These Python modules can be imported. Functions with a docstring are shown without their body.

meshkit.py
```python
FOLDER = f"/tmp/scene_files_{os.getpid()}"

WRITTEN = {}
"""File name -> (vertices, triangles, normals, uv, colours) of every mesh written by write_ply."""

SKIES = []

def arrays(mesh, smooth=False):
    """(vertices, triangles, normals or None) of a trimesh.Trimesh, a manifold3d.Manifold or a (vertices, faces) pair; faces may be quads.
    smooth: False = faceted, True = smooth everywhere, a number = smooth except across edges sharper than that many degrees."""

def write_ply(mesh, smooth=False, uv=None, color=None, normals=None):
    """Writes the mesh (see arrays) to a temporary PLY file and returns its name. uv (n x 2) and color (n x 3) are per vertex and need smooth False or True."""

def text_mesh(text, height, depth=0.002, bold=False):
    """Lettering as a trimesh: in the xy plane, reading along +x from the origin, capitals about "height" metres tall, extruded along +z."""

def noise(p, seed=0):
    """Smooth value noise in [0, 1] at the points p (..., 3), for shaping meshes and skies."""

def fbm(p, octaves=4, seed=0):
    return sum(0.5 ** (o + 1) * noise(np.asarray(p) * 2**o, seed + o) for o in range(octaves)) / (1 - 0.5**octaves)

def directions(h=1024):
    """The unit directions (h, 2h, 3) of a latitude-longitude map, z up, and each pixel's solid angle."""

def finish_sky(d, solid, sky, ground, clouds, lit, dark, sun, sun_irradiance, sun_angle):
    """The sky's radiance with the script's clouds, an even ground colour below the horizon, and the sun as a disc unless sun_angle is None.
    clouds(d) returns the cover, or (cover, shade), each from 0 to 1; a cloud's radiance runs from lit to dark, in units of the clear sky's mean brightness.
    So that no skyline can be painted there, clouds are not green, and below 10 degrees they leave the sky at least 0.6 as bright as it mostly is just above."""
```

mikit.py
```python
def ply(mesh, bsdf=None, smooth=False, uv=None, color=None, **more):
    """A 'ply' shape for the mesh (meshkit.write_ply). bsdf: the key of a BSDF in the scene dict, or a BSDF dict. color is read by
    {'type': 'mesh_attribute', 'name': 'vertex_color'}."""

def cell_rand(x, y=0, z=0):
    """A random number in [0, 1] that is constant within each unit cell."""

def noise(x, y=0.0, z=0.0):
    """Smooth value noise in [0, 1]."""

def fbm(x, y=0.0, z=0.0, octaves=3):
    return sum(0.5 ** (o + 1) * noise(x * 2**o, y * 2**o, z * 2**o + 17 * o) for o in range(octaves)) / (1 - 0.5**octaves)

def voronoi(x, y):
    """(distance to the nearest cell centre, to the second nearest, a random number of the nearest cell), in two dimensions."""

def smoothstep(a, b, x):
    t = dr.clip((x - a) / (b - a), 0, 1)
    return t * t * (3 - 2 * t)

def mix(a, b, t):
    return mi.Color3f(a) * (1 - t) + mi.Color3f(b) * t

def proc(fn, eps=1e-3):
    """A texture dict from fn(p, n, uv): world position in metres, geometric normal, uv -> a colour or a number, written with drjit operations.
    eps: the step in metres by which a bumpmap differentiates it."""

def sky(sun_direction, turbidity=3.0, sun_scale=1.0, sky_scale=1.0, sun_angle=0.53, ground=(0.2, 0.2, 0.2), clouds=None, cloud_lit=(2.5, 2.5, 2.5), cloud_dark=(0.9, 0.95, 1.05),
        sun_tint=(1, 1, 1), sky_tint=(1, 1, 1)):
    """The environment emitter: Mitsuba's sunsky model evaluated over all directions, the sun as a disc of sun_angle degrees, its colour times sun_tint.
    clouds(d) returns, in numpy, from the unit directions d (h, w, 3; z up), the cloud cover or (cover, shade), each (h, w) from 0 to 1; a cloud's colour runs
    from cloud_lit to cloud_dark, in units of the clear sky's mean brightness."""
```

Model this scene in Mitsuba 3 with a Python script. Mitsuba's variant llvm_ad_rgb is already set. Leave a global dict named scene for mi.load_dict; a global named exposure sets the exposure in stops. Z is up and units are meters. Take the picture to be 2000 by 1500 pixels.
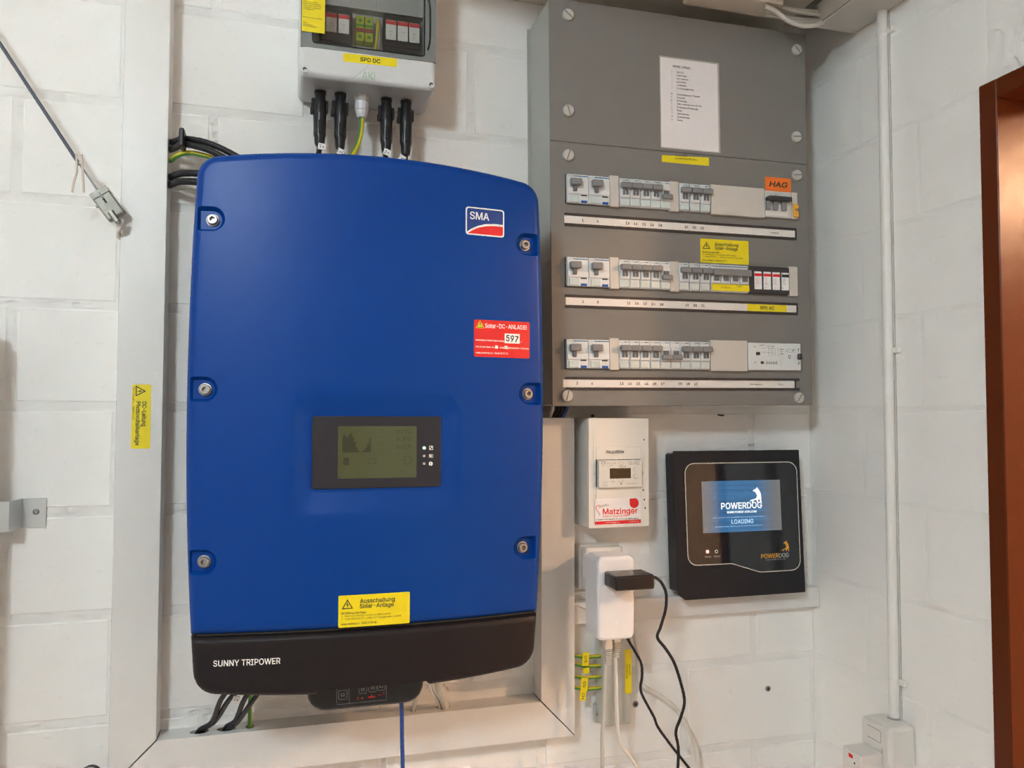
import math, random
import numpy as np, trimesh, manifold3d as m3
import mitsuba as mi, mikit, meshkit
import drjit as dr
from shapely.geometry import Polygon, LineString, Point, box as sbox
from shapely.ops import unary_union
random.seed(4); rng = np.random.default_rng(4)
T4 = mi.ScalarTransform4f
scene, labels = {}, {}

# ------------------------------------------------------------------ camera, light, exposure
# Plan frame used below: x = metres to the right of the camera, h = metres above the camera's eye level,
# out = metres in front of the equipment wall.  World: X = x, Y = -out, Z = h + EYE.
EYE, WALL_DIST = 1.54, 1.26
YAW, PITCH, ROLL, FOC = math.radians(15.949), math.radians(2.383), math.radians(0.105), 1546.4
_f = np.array([math.sin(YAW) * math.cos(PITCH), math.cos(YAW) * math.cos(PITCH), math.sin(PITCH)])
_r = np.array([math.cos(YAW), -math.sin(YAW), 0.0])
_u = np.cross(_r, _f)
_up = -math.sin(ROLL) * _r + math.cos(ROLL) * _u
_eye = np.array([0.0, -WALL_DIST, EYE])
scene['camera'] = dict(type='perspective', fov=math.degrees(2 * math.atan(1000 / FOC)), fov_axis='x', near_clip=0.02, far_clip=50.0,
                       to_world=T4().look_at(origin=_eye.tolist(), target=(_eye + _f).tolist(), up=_up.tolist()))
exposure = 0.0
LAMP_AT, LAMP_POWER = (-0.72, 0.80, 1.84), (124.0, 149.0, 161.0)      # ceiling lamp of the room (x, h, out)
BULB_AT, BULB_POWER = (2.2, 0.70, 1.50), (560.0, 330.0, 185.0)         # warm lamp of the corridor
CEIL = 0.92

M0 = np.array([[1, 0, 0, 0], [0, 0, -1, 0], [0, 1, 0, EYE], [0, 0, 0, 1.0]])

# ------------------------------------------------------------------ materials
def principled(c, rough=0.5, **k):
    return dict(type='principled', base_color=c if isinstance(c, dict) else dict(type='rgb', value=list(c)), roughness=rough, **k)
def mat(name, c, rough=0.5, two=False, **k):
    b = principled(c, rough, **k)
    scene[name] = dict(type='twosided', bsdf=b) if two else b
    return name
def bumped(name, c, rough, fn, scale, eps=6e-4, **k):
    scene[name] = dict(type='bumpmap', arbitrary=mikit.proc(fn, eps), scale=scale, bsdf=principled(c, rough, **k))
    return name

def f_paint(p, n, uv):
    return mikit.fbm(p.x * 420, p.y * 420, p.z * 420, 2) + 1.6 * mikit.noise(p.x * 60, p.y * 60, p.z * 60)
def f_mortar(p, n, uv):
    pit = mikit.smoothstep(0.55, 0.8, mikit.noise(p.x * 150, p.y * 150, p.z * 150))
    return 0.7 * mikit.fbm(p.x * 260, p.y * 260, p.z * 260, 2) + 1.6 * mikit.noise(p.x * 75, p.y * 75, p.z * 75) - 1.3 * pit
def f_peel(p, n, uv):
    return mikit.noise(p.x * 160, p.y * 160, p.z * 50)
def f_grain(p, n, uv):
    return mikit.fbm(p.x * 900, p.y * 900, p.z * 900, 2)
def c_wall(p, n, uv):
    s = mikit.fbm(p.x * 7, p.y * 7, p.z * 7, 3)
    sp = mikit.smoothstep(0.91, 0.97, mikit.noise(p.x * 110, p.y * 110, p.z * 110))
    base = mikit.mix((0.80, 0.79, 0.765), (0.84, 0.83, 0.81), s)
    return mikit.mix(base, (0.62, 0.60, 0.57), 0.22 * sp)

bumped('wall_paint', mikit.proc(c_wall), 0.75, f_paint, 0.00035)
bumped('mortar_paint', mikit.proc(c_wall), 0.8, f_mortar, 0.0017)
mat('plain_white', (0.88, 0.85, 0.80), 0.8, two=True)
mat('room_dark', (0.80, 0.72, 0.655), 0.8, two=True)
mat('floor_grey', (0.55, 0.495, 0.45), 0.6, two=True)
mat('trunk_white', (0.70, 0.685, 0.665), 0.42)
mat('trunk_beige', (0.60, 0.54, 0.46), 0.5)
mat('trunk_grey', (0.50, 0.47, 0.43), 0.5)
mat('dark_gap', (0.02, 0.018, 0.016), 0.9)
bumped('lid_blue', (0.0001, 0.036, 0.210), 0.37, f_grain, 0.00004, specular=0.18)
mat('cover_black', (0.008, 0.006, 0.007), 0.45, specular=0.22)
mat('tray_black', (0.010, 0.010, 0.011), 0.35)
mat('bezel_grey', (0.020, 0.019, 0.024), 0.4, specular=0.25)
mat('housing_grey', (0.06, 0.06, 0.065), 0.5)
mat('lcd_green', (0.068, 0.080, 0.040), 0.12, specular=0.3)
mat('lcd_dark', (0.034, 0.036, 0.022), 0.3, specular=0.3)
mat('steel', (0.34, 0.325, 0.31), 0.42, metallic=1.0)
mat('steel_dark', (0.22, 0.20, 0.18), 0.35, metallic=1.0)
mat('zinc', (0.60, 0.62, 0.62), 0.38, metallic=0.85)
mat('tin_grey', (0.26, 0.25, 0.215), 0.45, metallic=0.3)
mat('print_white', (0.80, 0.80, 0.80), 0.5)
mat('print_grey', (0.42, 0.42, 0.42), 0.5)
mat('print_black', (0.015, 0.013, 0.012), 0.6)
mat('print_red', (0.62, 0.012, 0.015), 0.45)
mat('print_blue', (0.006, 0.035, 0.19), 0.45)
mat('print_green', (0.36, 0.50, 0.34), 0.6)
mat('print_orange', (0.70, 0.30, 0.02), 0.45)
mat('sticker_yellow', (0.78, 0.62, 0.004), 0.4)
mat('sticker_red', (0.62, 0.012, 0.012), 0.35)
mat('sticker_orange', (0.85, 0.17, 0.012), 0.4)
mat('paper_white', (0.80, 0.76, 0.76), 0.6)
mat('laminate', (0.42, 0.39, 0.36), 0.3)
mat('cabinet_panel', (0.185, 0.176, 0.162), 0.5, specular=0.3)
mat('cabinet_body', (0.33, 0.33, 0.30), 0.45)
mat('screw_grey', (0.46, 0.44, 0.40), 0.45)
mat('breaker_white', (0.66, 0.68, 0.68), 0.4)
mat('breaker_window', (0.58, 0.64, 0.62), 0.12, specular=0.7)
mat('toggle_grey', (0.19, 0.19, 0.195), 0.4)
mat('toggle_dark', (0.11, 0.11, 0.115), 0.45)
mat('stripe_blue', (0.02, 0.14, 0.30), 0.4)
mat('button_blue', (0.01, 0.07, 0.33), 0.4)
mat('filler_beige', (0.56, 0.52, 0.47), 0.5)
mat('strip_paper', (0.74, 0.70, 0.66), 0.5)
mat('strip_black', (0.022, 0.018, 0.018), 0.45)
mat('switch_white', (0.60, 0.58, 0.54), 0.45)
mat('terminal_green', (0.34, 0.37, 0.02), 0.45)
mat('terminal_red', (0.22, 0.04, 0.025), 0.5)
mat('handle_rim', (0.42, 0.34, 0.33), 0.5)
mat('tag_orange', (0.75, 0.36, 0.03), 0.45)
mat('module_black', (0.022, 0.022, 0.025), 0.4)
mat('module_red', (0.60, 0.05, 0.06), 0.45)
mat('spd_grey', (0.60, 0.61, 0.61), 0.45)
mat('spd_inside', (0.40, 0.42, 0.42), 0.5)
mat('door_frame_grey', (0.17, 0.185, 0.18), 0.3)
mat('plug_black', (0.008, 0.008, 0.009), 0.3, specular=0.3)
mat('gland_white', (0.56, 0.57, 0.59), 0.4)
mat('cable_black', (0.012, 0.011, 0.013), 0.45, specular=0.25)
mat('cable_yellow', (0.62, 0.50, 0.02), 0.4)
mat('cable_green', (0.06, 0.22, 0.03), 0.4)
mat('cable_white', (0.66, 0.63, 0.58), 0.45)
mat('cable_grey', (0.50, 0.48, 0.43), 0.45)
mat('cable_blue', (0.01, 0.05, 0.24), 0.4)
mat('rod_blue_grey', (0.065, 0.075, 0.10), 0.5)
mat('rod_grey', (0.25, 0.26, 0.27), 0.45)
mat('cord_tan', (0.66, 0.56, 0.48), 0.8)
mat('meter_white', (0.74, 0.71, 0.65), 0.45)
mat('meter_panel', (0.66, 0.65, 0.60), 0.4)
mat('meter_lcd', (0.05, 0.030, 0.014), 0.2)
mat('display_black', (0.009, 0.009, 0.012), 0.5, specular=0.3)
mat('display_glass', (0.010, 0.011, 0.014), 0.06, specular=0.6)
mat('adapter_white', (0.80, 0.79, 0.80), 0.35)
mat('adapter_black', (0.010, 0.008, 0.008), 0.22)
mat('socket_white', (0.72, 0.69, 0.65), 0.45)
mat('earth_box_grey', (0.50, 0.50, 0.455), 0.45)
mat('conduit_paint', (0.74, 0.72, 0.69), 0.5)
bumped('door_wood', (0.085, 0.016, 0.003), 0.27, f_peel, 0.00022, eps=1e-3, specular=0.13)
mat('door_leaf', (0.30, 0.10, 0.03), 0.4, two=True)
scene['clear_pane'] = dict(type='thindielectric', int_ior=1.45, specular_transmittance=dict(type='rgb', value=[0.74, 0.73, 0.70]))

# ------------------------------------------------------------------ helpers
def key(name):
    if name not in _used:
        _used.add(name); return name
    i = 1
    while f'{name}_{i:03d}' in _used: i += 1
    k = f'{name}_{i:03d}'; _used.add(k); return k
_used = set()
def tri(m):
    v, f, _ = meshkit.arrays(m); return trimesh.Trimesh(v, f, process=False)
def cat(*ms): return trimesh.util.concatenate([tri(m) for m in ms])
def moved(m, A):
    m = tri(m).copy(); v = trimesh.transformations.transform_points(m.vertices, A)
    return trimesh.Trimesh(v, m.faces[:, ::-1] if np.linalg.det(A[:3, :3]) < 0 else m.faces, process=False)
def put(name, mesh, material, parent=None, F=None, smooth=False, **more):
    k = key((parent + '__' if parent else '') + name)
    A = M0 if F is None else M0 @ F
    scene[k] = mikit.ply(moved(mesh, A), material, smooth=smooth, **more)
    return k
def thing(name, label, category, group=None):
    k = key(name); labels[k] = dict(label=label, category=category)
    if group: labels[k]['group'] = group
    return k
def tag(k, label, category=None, group=None, kind=None):
    labels[k] = {a: b for a, b in dict(label=label, category=category, group=group, kind=kind).items() if b}
    return k
def part_label(k, label): labels[k] = dict(label=label)
def struct(name, mesh, material, **k):
    k = put(name, mesh, material, **k); labels[k] = dict(kind='structure'); return k
def shift(x=0, h=0, o=0):
    A = np.eye(4); A[:3, 3] = (x, h, o); return A
def rot(deg, axis, at=(0, 0, 0)): return trimesh.transformations.rotation_matrix(math.radians(deg), axis, at)

def rbox(x0, x1, y0, y1, z0, z1, r=0.002, n=1):
    r = min(r, (x1 - x0) / 2.001, (y1 - y0) / 2.001, (z1 - z0) / 2.001)
    if r <= 0: return trimesh.creation.box(bounds=[(x0, y0, z0), (x1, y1, z1)])
    s = []
    if n <= 1: s = [(1, 0, 0), (0, 1, 0), (0, 0, 1)]
    else:
        for i in range(n + 1):
            for j in range(n + 1 - i):
                v = np.array([math.sin(i / n * math.pi / 2) if n else 0, math.sin(j / n * math.pi / 2), math.sin((n - i - j) / n * math.pi / 2)]); s.append(v / np.linalg.norm(v))
    P = []
    for sx in (-1, 1):
        for sy in (-1, 1):
            for sz in (-1, 1):
                c = np.array([x1 - r if sx > 0 else x0 + r, y1 - r if sy > 0 else y0 + r, z1 - r if sz > 0 else z0 + r])
                P += [c + r * np.array([sx, sy, sz]) * np.array(v) for v in s]
    return trimesh.convex.convex_hull(np.array(P))
def bx(x0, x1, y0, y1, z0, z1): return trimesh.creation.box(bounds=[(min(x0, x1), min(y0, y1), min(z0, z1)), (max(x0, x1), max(y0, y1), max(z0, z1))])
def flat(poly, z0, z1):
    return cat(*[moved(trimesh.creation.extrude_polygon(g, z1 - z0, engine='earcut'), shift(o=z0)) for g in getattr(poly, 'geoms', [poly])])
def rrect(x0, x1, y0, y1, r): return sbox(x0 + r, y0 + r, x1 - r, y1 - r).buffer(r, quad_segs=5)
def hullplate(poly, z0, z1, b, steps=3):
    """A convex outline given thickness, its front edge rounded by b."""
    P = [np.c_[np.array(poly.exterior.coords), np.full(len(poly.exterior.coords), z0)]]
    for i in range(steps + 1):
        a = i / steps * math.pi / 2
        q = poly.buffer(-b * (1 - math.cos(a)) if i else 0)
        P.append(np.c_[np.array(q.exterior.coords), np.full(len(q.exterior.coords), z1 - b + b * math.sin(a))])
    return trimesh.convex.convex_hull(np.vstack(P))
def mani(m):
    m = tri(m); m.merge_vertices(); return m3.Manifold(m3.Mesh(np.array(m.vertices, np.float32), np.array(m.faces, np.uint32)))
def cyl(p0, p1, r0, r1=None, n=20):
    p0, p1 = np.array(p0, float), np.array(p1, float); r1 = r0 if r1 is None else r1
    return sweep(np.array([p0, p1]), [r0, r1], n)
def spline(pts, k=8):
    p = np.array(pts, float)
    if len(p) < 3: return np.array([p[0] + (p[-1] - p[0]) * t for t in np.linspace(0, 1, k)])
    q = np.vstack([2 * p[0] - p[1], p, 2 * p[-1] - p[-2]]); out = []
    for i in range(1, len(q) - 2):
        a, b, c, d = q[i - 1:i + 3]
        for t in np.linspace(0, 1, k, endpoint=False):
            out.append(0.5 * (2 * b + (c - a) * t + (2 * a - 5 * b + 4 * c - d) * t * t + (3 * b - a - 3 * c + d) * t ** 3))
    return np.array(out + [p[-1]])
def frames(p):
    t = np.gradient(p, axis=0) if len(p) > 2 else np.array([p[1] - p[0]] * 2)
    t /= np.linalg.norm(t, axis=1, keepdims=True)
    a = np.cross(t[0], [0, 0, 1.0] if abs(t[0][2]) < 0.9 else [1.0, 0, 0]); a /= np.linalg.norm(a); A = [a]
    for i in range(1, len(p)):
        a = A[-1] - t[i] * (A[-1] @ t[i]); A.append(a / np.linalg.norm(a))
    A = np.array(A); return A, np.cross(t, A)
def sweep(p, r, n=10, arc=None, twist=0.0):
    p = np.array(p, float); r = np.broadcast_to(r, (len(p),)); A, B = frames(p)
    ang = np.arange(n) * 2 * math.pi / n
    if arc: ang = np.linspace(arc[0], arc[1], n)
    tw = np.linspace(0, twist, len(p))[:, None]
    an = ang[None] + tw
    V = p[:, None] + r[:, None, None] * (np.cos(an)[..., None] * A[:, None] + np.sin(an)[..., None] * B[:, None])
    F = []
    for i in range(len(p) - 1):
        for j in range(n if not arc else n - 1):
            a, b = i * n + j, i * n + (j + 1) % n; F += [(a, b, b + n), (a, b + n, a + n)]
    V = V.reshape(-1, 3)
    if not arc:
        c0, c1 = len(V), len(V) + 1; V = np.vstack([V, p[0], p[-1]]); e = (len(p) - 1) * n
        for j in range(n): F += [(c0, (j + 1) % n, j), (c1, e + j, e + (j + 1) % n)]
    return trimesh.Trimesh(V, F, process=False)
def tube(pts, r, n=10, k=8): return sweep(spline(pts, k), r, n)
def lathe(profile, at, axis, n=24):
    """profile: (distance along axis, radius)."""
    at, axis = np.array(at, float), np.array(axis, float); axis /= np.linalg.norm(axis)
    p = np.array([at + axis * d for d, _ in profile]); a = np.cross(axis, [0, 0, 1.0] if abs(axis[2]) < 0.9 else [1.0, 0, 0]); a /= np.linalg.norm(a); b = np.cross(axis, a)
    ang = np.arange(n) * 2 * math.pi / n
    V = np.vstack([q + rr * (np.cos(ang)[:, None] * a + np.sin(ang)[:, None] * b) for q, (_, rr) in zip(p, profile)] + [p[:1], p[-1:]])
    F = []; L = len(p)
    for i in range(L - 1):
        for j in range(n):
            x, y = i * n + j, i * n + (j + 1) % n; F += [(x, y, y + n), (x, y + n, x + n)]
    for j in range(n): F += [(L * n, (j + 1) % n, j), (L * n + 1, (L - 1) * n + j, (L - 1) * n + (j + 1) % n)]
    return trimesh.Trimesh(V, F, process=False)
def word(s, size, x, y, out, width=None, bold=False, align='l', depth=0.00012, turn=0, pivot=None):
    m = meshkit.text_mesh(s, size, depth, bold); b = m.bounds
    w = b[1][0] - b[0][0]; sx = 1.0 if width is None else width / w
    m.apply_translation((-b[0][0], 0, 0)); m.apply_scale((sx, 1, 1)); w *= sx
    m.apply_translation((x - (w if align == 'r' else w / 2 if align == 'c' else 0), y, out))
    if turn: m.apply_transform(rot(turn, (0, 0, 1), pivot))
    return m
def ring(poly, t, z0, z1): return flat(poly.difference(poly.buffer(-t)), z0, z1)
def triangle_sign(cx, cy, s, z):
    """A warning triangle of side s with a bolt."""
    t = Polygon([(cx - s / 2, cy - s * .40), (cx + s / 2, cy - s * .40), (cx, cy + s * .46)])
    bolt = Polygon([(cx + .04 * s, cy + .22 * s), (cx - .13 * s, cy - .06 * s), (cx - .01 * s, cy - .04 * s), (cx - .03 * s, cy - .30 * s), (cx + .13 * s, cy - .0 * s), (cx + .02 * s, cy - .0 * s)])
    return cat(ring(t, 0.075 * s, z, z + .00012), flat(bolt, z, z + .00012))

# ------------------------------------------------------------------ the room
XR = 0.9355                                   # face of the right wall
ROWS = [-0.728, -0.580, -0.432, -0.2835, -0.136, 0.0136, 0.160, 0.310, 0.461, 0.612, 0.762]
JT = 0.0125
struct('wall_back', bx(-2.6, 3.1, -1.54, CEIL, -0.14, -0.0012), 'mortar_paint')
def block(u0, u1, v0, v1, rel, skew):
    b = 0.0022
    j = lambda: rng.uniform(-.0008, .0008)
    o = [(u0 + j(), v0 + j()), (u1 + j(), v0 + j()), (u1 + j(), v1 + j()), (u0 + j(), v1 + j())]
    i = [(o[0][0] + b, o[0][1] + b), (o[1][0] - b, o[1][1] + b), (o[2][0] - b, o[2][1] - b), (o[3][0] + b, o[3][1] - b)]
    V = [(x, y, -rel - 0.0002) for x, y in o] + [(x, y, rng.uniform(-skew, skew)) for x, y in i]
    F = [(4, 5, 6), (4, 6, 7)]
    for a in range(4):
        c = (a + 1) % 4; F += [(a, c, c + 4), (a, c + 4, a + 4)]
    return trimesh.Trimesh(V, F, process=False)
for r in range(len(ROWS) - 1):
    x = (-0.233 if (ROWS[r] > 0 and r % 2 == 0) or (r % 2 == 0) else -0.371)
    # rows alternate in running bond; r counts from the lowest course in view
    start = {0: -0.233, 1: -0.371}[(r + 0) % 2]
    xs = np.arange(start - 2 * 0.261, XR + 0.261, 0.261)
    for a, b in zip(xs[:-1], xs[1:]):
        u0, u1 = a + JT / 2, min(b - JT / 2, XR - 0.0005)
        if u1 - u0 < 0.02: continue
        put('block', block(u0, u1, ROWS[r] + JT / 2, ROWS[r + 1] - JT / 2, 0.0012, 0.0004), 'wall_paint', 'wall_back')
# right wall with its doorway (out 0.388 .. 1.33, h up to 0.4647)
RB = XR + 0.0004
struct('wall_right', cat(bx(RB, XR + .12, -1.54, CEIL, -0.001, 0.388), bx(RB, XR + .12, 0.4647, CEIL, 0.388, 1.33), bx(RB, XR + .12, -1.54, CEIL, 1.33, 3.9)), 'mortar_paint')
MR = np.array([[0, 0, -1, XR], [0, 1, 0, 0], [1, 0, 0, 0], [0, 0, 0, 1.0]])   # (out, h, towards the room) -> plan
for r in range(len(ROWS) - 1):
    start = 0.14 if r % 2 == 0 else 0.01
    xs = np.arange(start - 0.261, 0.388 + 0.261, 0.261)
    for a, b in zip(xs[:-1], xs[1:]):
        u0, u1 = max(a + .0025, 0.0005), min(b - .0025, 0.387 if ROWS[r] < 0.46 else 9)
        if u1 - u0 < 0.015: continue
        m = moved(block(u0, u1, ROWS[r] + .0025, ROWS[r + 1] - .0025, 0.0004, 0.00015), MR)
        put('block', m, 'wall_paint', 'wall_right')
struct('wall_left', bx(-2.7, -2.6, -1.54, CEIL, -0.14, 3.9), 'plain_white')
struct('wall_front', bx(-2.6, XR + .12, -1.54, CEIL, 3.9, 4.0), 'room_dark')
struct('floor', bx(-2.7, 3.1, -1.64, -1.54, -0.14, 4.0), 'floor_grey')
struct('ceiling', bx(-2.7, 3.1, CEIL, CEIL + .1, -0.14, 4.0), 'plain_white')
struct('wall_hall', cat(bx(3.0, 3.1, -1.54, CEIL, -.14, 4.0), bx(XR + .12, 3.0, -1.54, CEIL, 3.9, 4.0)), 'plain_white')
# door frame in the right wall
DF = thing('door_1', 'glossy dark reddish brown wooden door frame at the right edge', 'door frame')
labels[DF]['kind'] = 'structure'
put('jamb', rbox(XR - .006, XR + .125, -1.54, 0.4647, 0.388, 0.4166, .0015), 'door_wood', DF)
put('jamb', rbox(XR - .006, XR + .125, -1.54, 0.4647, 1.302, 1.33, .0015), 'door_wood', DF)
put('lintel', rbox(XR - .006, XR + .125, 0.4385, 0.4647, 0.4166, 1.302, .0015), 'door_wood', DF)
struct('door_2', rbox(-0.62, 0.36, -1.54, 0.45, 3.86, 3.9, .003), 'door_leaf')

# lamps
L = thing('ceiling_lamp', 'round white globe lamp on the ceiling of the utility room', 'lamp')
lx, lh, lo = LAMP_AT
put('housing', lathe([(0, .07), (CEIL - lh - .085, .07)], (lx, lh + .085, lo), (0, 1, 0)), 'plain_white', L)
put('globe', moved(trimesh.creation.icosphere(3, 0.11), shift(lx, lh, lo)), 'print_white', L, emitter=dict(type='area', radiance=dict(type='rgb', value=list(LAMP_POWER))))
L2 = thing('corridor_lamp', 'warm round lamp in the corridor beyond the doorway', 'lamp')
put('bulb', moved(trimesh.creation.icosphere(2, 0.07), shift(*BULB_AT)), 'print_white', L2, emitter=dict(type='area', radiance=dict(type='rgb', value=list(BULB_POWER))))
put('stem', cyl((BULB_AT[0], BULB_AT[1] + .065, BULB_AT[2]), (BULB_AT[0], CEIL, BULB_AT[2]), .012), 'plain_white', L2)

# ------------------------------------------------------------------ white cable trunking (three lengths with mitred corners)
TD = 0.040
def trunk_poly(poly): return flat(Polygon(poly), 0.0, TD)
TL0, TL1, TB0, TB1, TR0, TR1 = -0.2285, -0.168, -0.5135, -0.4535, 0.398, 0.4555
g = 0.0009
K = thing('cable_trunking', 'tall white cable trunking left of the blue inverter, running up out of the picture', 'cable trunking')
put('duct', hullplate(Polygon([(TL0, 1.0 - .08), (TL1, 1.0 - .08), (TL1, TB1 + g), (TL0, TB0 + g)]), 0.0, TD, .0015, 2), 'trunk_white', K, smooth=30)
W = put('warning_sticker', flat(rrect(-.2083, -.1836, -.0456, .0449, .002), TD, TD + .0003), 'sticker_yellow', K)
zz = TD + .0003; pv = (-.196, 0, 0)
put('lettering', cat(word('DC-Leitung', .0054, -.0205 - .196, 0.0012, zz, .0345, bold=True, turn=-90, pivot=pv), word('Photovoltaikanlage', .0054, -.0205 - .196, -.0066, zz, .0615, bold=True, turn=-90, pivot=pv),
                     word('www.zweisolar.ch   0848 00 01 04', .0021, -.0415 - .196, -.0110, zz, .046, turn=-90, pivot=pv)), 'print_black', W)
put('symbol', moved(triangle_sign(-.196 - .0355, -.0015, .0155, zz), rot(-90, (0, 0, 1), pv)), 'print_black', W)
part_label(W, 'yellow warning sticker with black triangle and sideways lettering')
K = thing('cable_trunking', 'horizontal white cable trunking below the blue inverter with cable holes in its top', 'cable trunking')
duct = mani(hullplate(Polygon([(TL0, TB0), (TL1 + g, TB1), (TR0 - g, TB1), (TR1, TB0)]), 0.0, TD, .0015, 2))
for hx, hw in ((-.113, .013), (-.0765, .013), (-.044, .006), (.196, .004), (.243, .011)):
    duct -= mani(moved(lathe([(0, 1), (.05, 1)], (0, 0, 0), (0, 1, 0)), shift(hx, TB1 - .006, .021) @ np.diag([hw, 1, .0085, 1])))
put('duct', duct, 'trunk_white', K, smooth=30)
for a, b in (((TL0, TB0), (TL1, TB1)), ((TR1, TB0), (TR0, TB1))):
    put('mitre_seam', flat(LineString([(a[0], a[1] + .00045), (b[0], b[1] + .00045)]).buffer(.00025, cap_style='flat'), .001, TD - .0012), 'dark_gap', K)
for hx, hw in ((-.113, .013), (-.0765, .013), (-.044, .006), (.196, .004), (.243, .011)):
    put('hole_lining', moved(lathe([(0, 1), (.0012, 1)], (0, 0, 0), (0, 1, 0)), shift(hx, TB1 - .0058, .021) @ np.diag([hw, 1, .0085, 1])), 'dark_gap', K)
K = thing('cable_trunking', 'short white cable trunking right of the blue inverter under the grey cabinet', 'cable trunking')
put('duct', hullplate(Polygon([(TR0, TB1 + g), (TR1, TB0 + g), (TR1, -0.001), (TR0, -0.001)]), 0.0, TD, .0015, 2), 'trunk_white', K, smooth=30)
k = put('narrow_trunking', rbox(TR1 + .001, XR - .0006, -.342, -.3066, 0.0, .020, .001), 'trunk_white')
tag(k, 'narrow white horizontal trunking on the wall behind the black touch display', 'cable trunking')

# ------------------------------------------------------------------ inverter
# the lid and lower cover are gently crowned across their width: everything on them follows CROWN
CROWN, IC = 0.022, 0.1125
def crown(x): return CROWN * np.clip(1 - ((x - IC) / 0.229) ** 2, 0, 1)
def bend(m, size=0.014):
    m = tri(m)
    v, f = trimesh.remesh.subdivide_to_size(m.vertices, m.faces, size, max_iter=12) if size else (m.vertices, m.faces)
    v = np.array(v); v[:, 2] += crown(v[:, 0]); m = trimesh.Trimesh(v, f, process=False); m.merge_vertices(); return m
def iput(name, mesh, material, parent, size=0.014, S=1.0, **k):
    return put(name, bend(moved(mesh, np.diag([S, S, 1, 1])), size), material, parent, **k)
SD_ = 0.979
INV = thing('solar_inverter', 'large blue solar inverter with black lower cover and small display', 'inverter')
def half_w(h): return 0.2286 - (9.3e-5 if h > 20 else 1.22e-4) * (h - 20) ** 2 / 1000
def i_top(x): return 0.3350 - 3.2e-4 * (x * 1000) ** 2 / 1000
def i_bot(x): return -0.3430 + 2.2e-4 * (x * 1000) ** 2 / 1000
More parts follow.
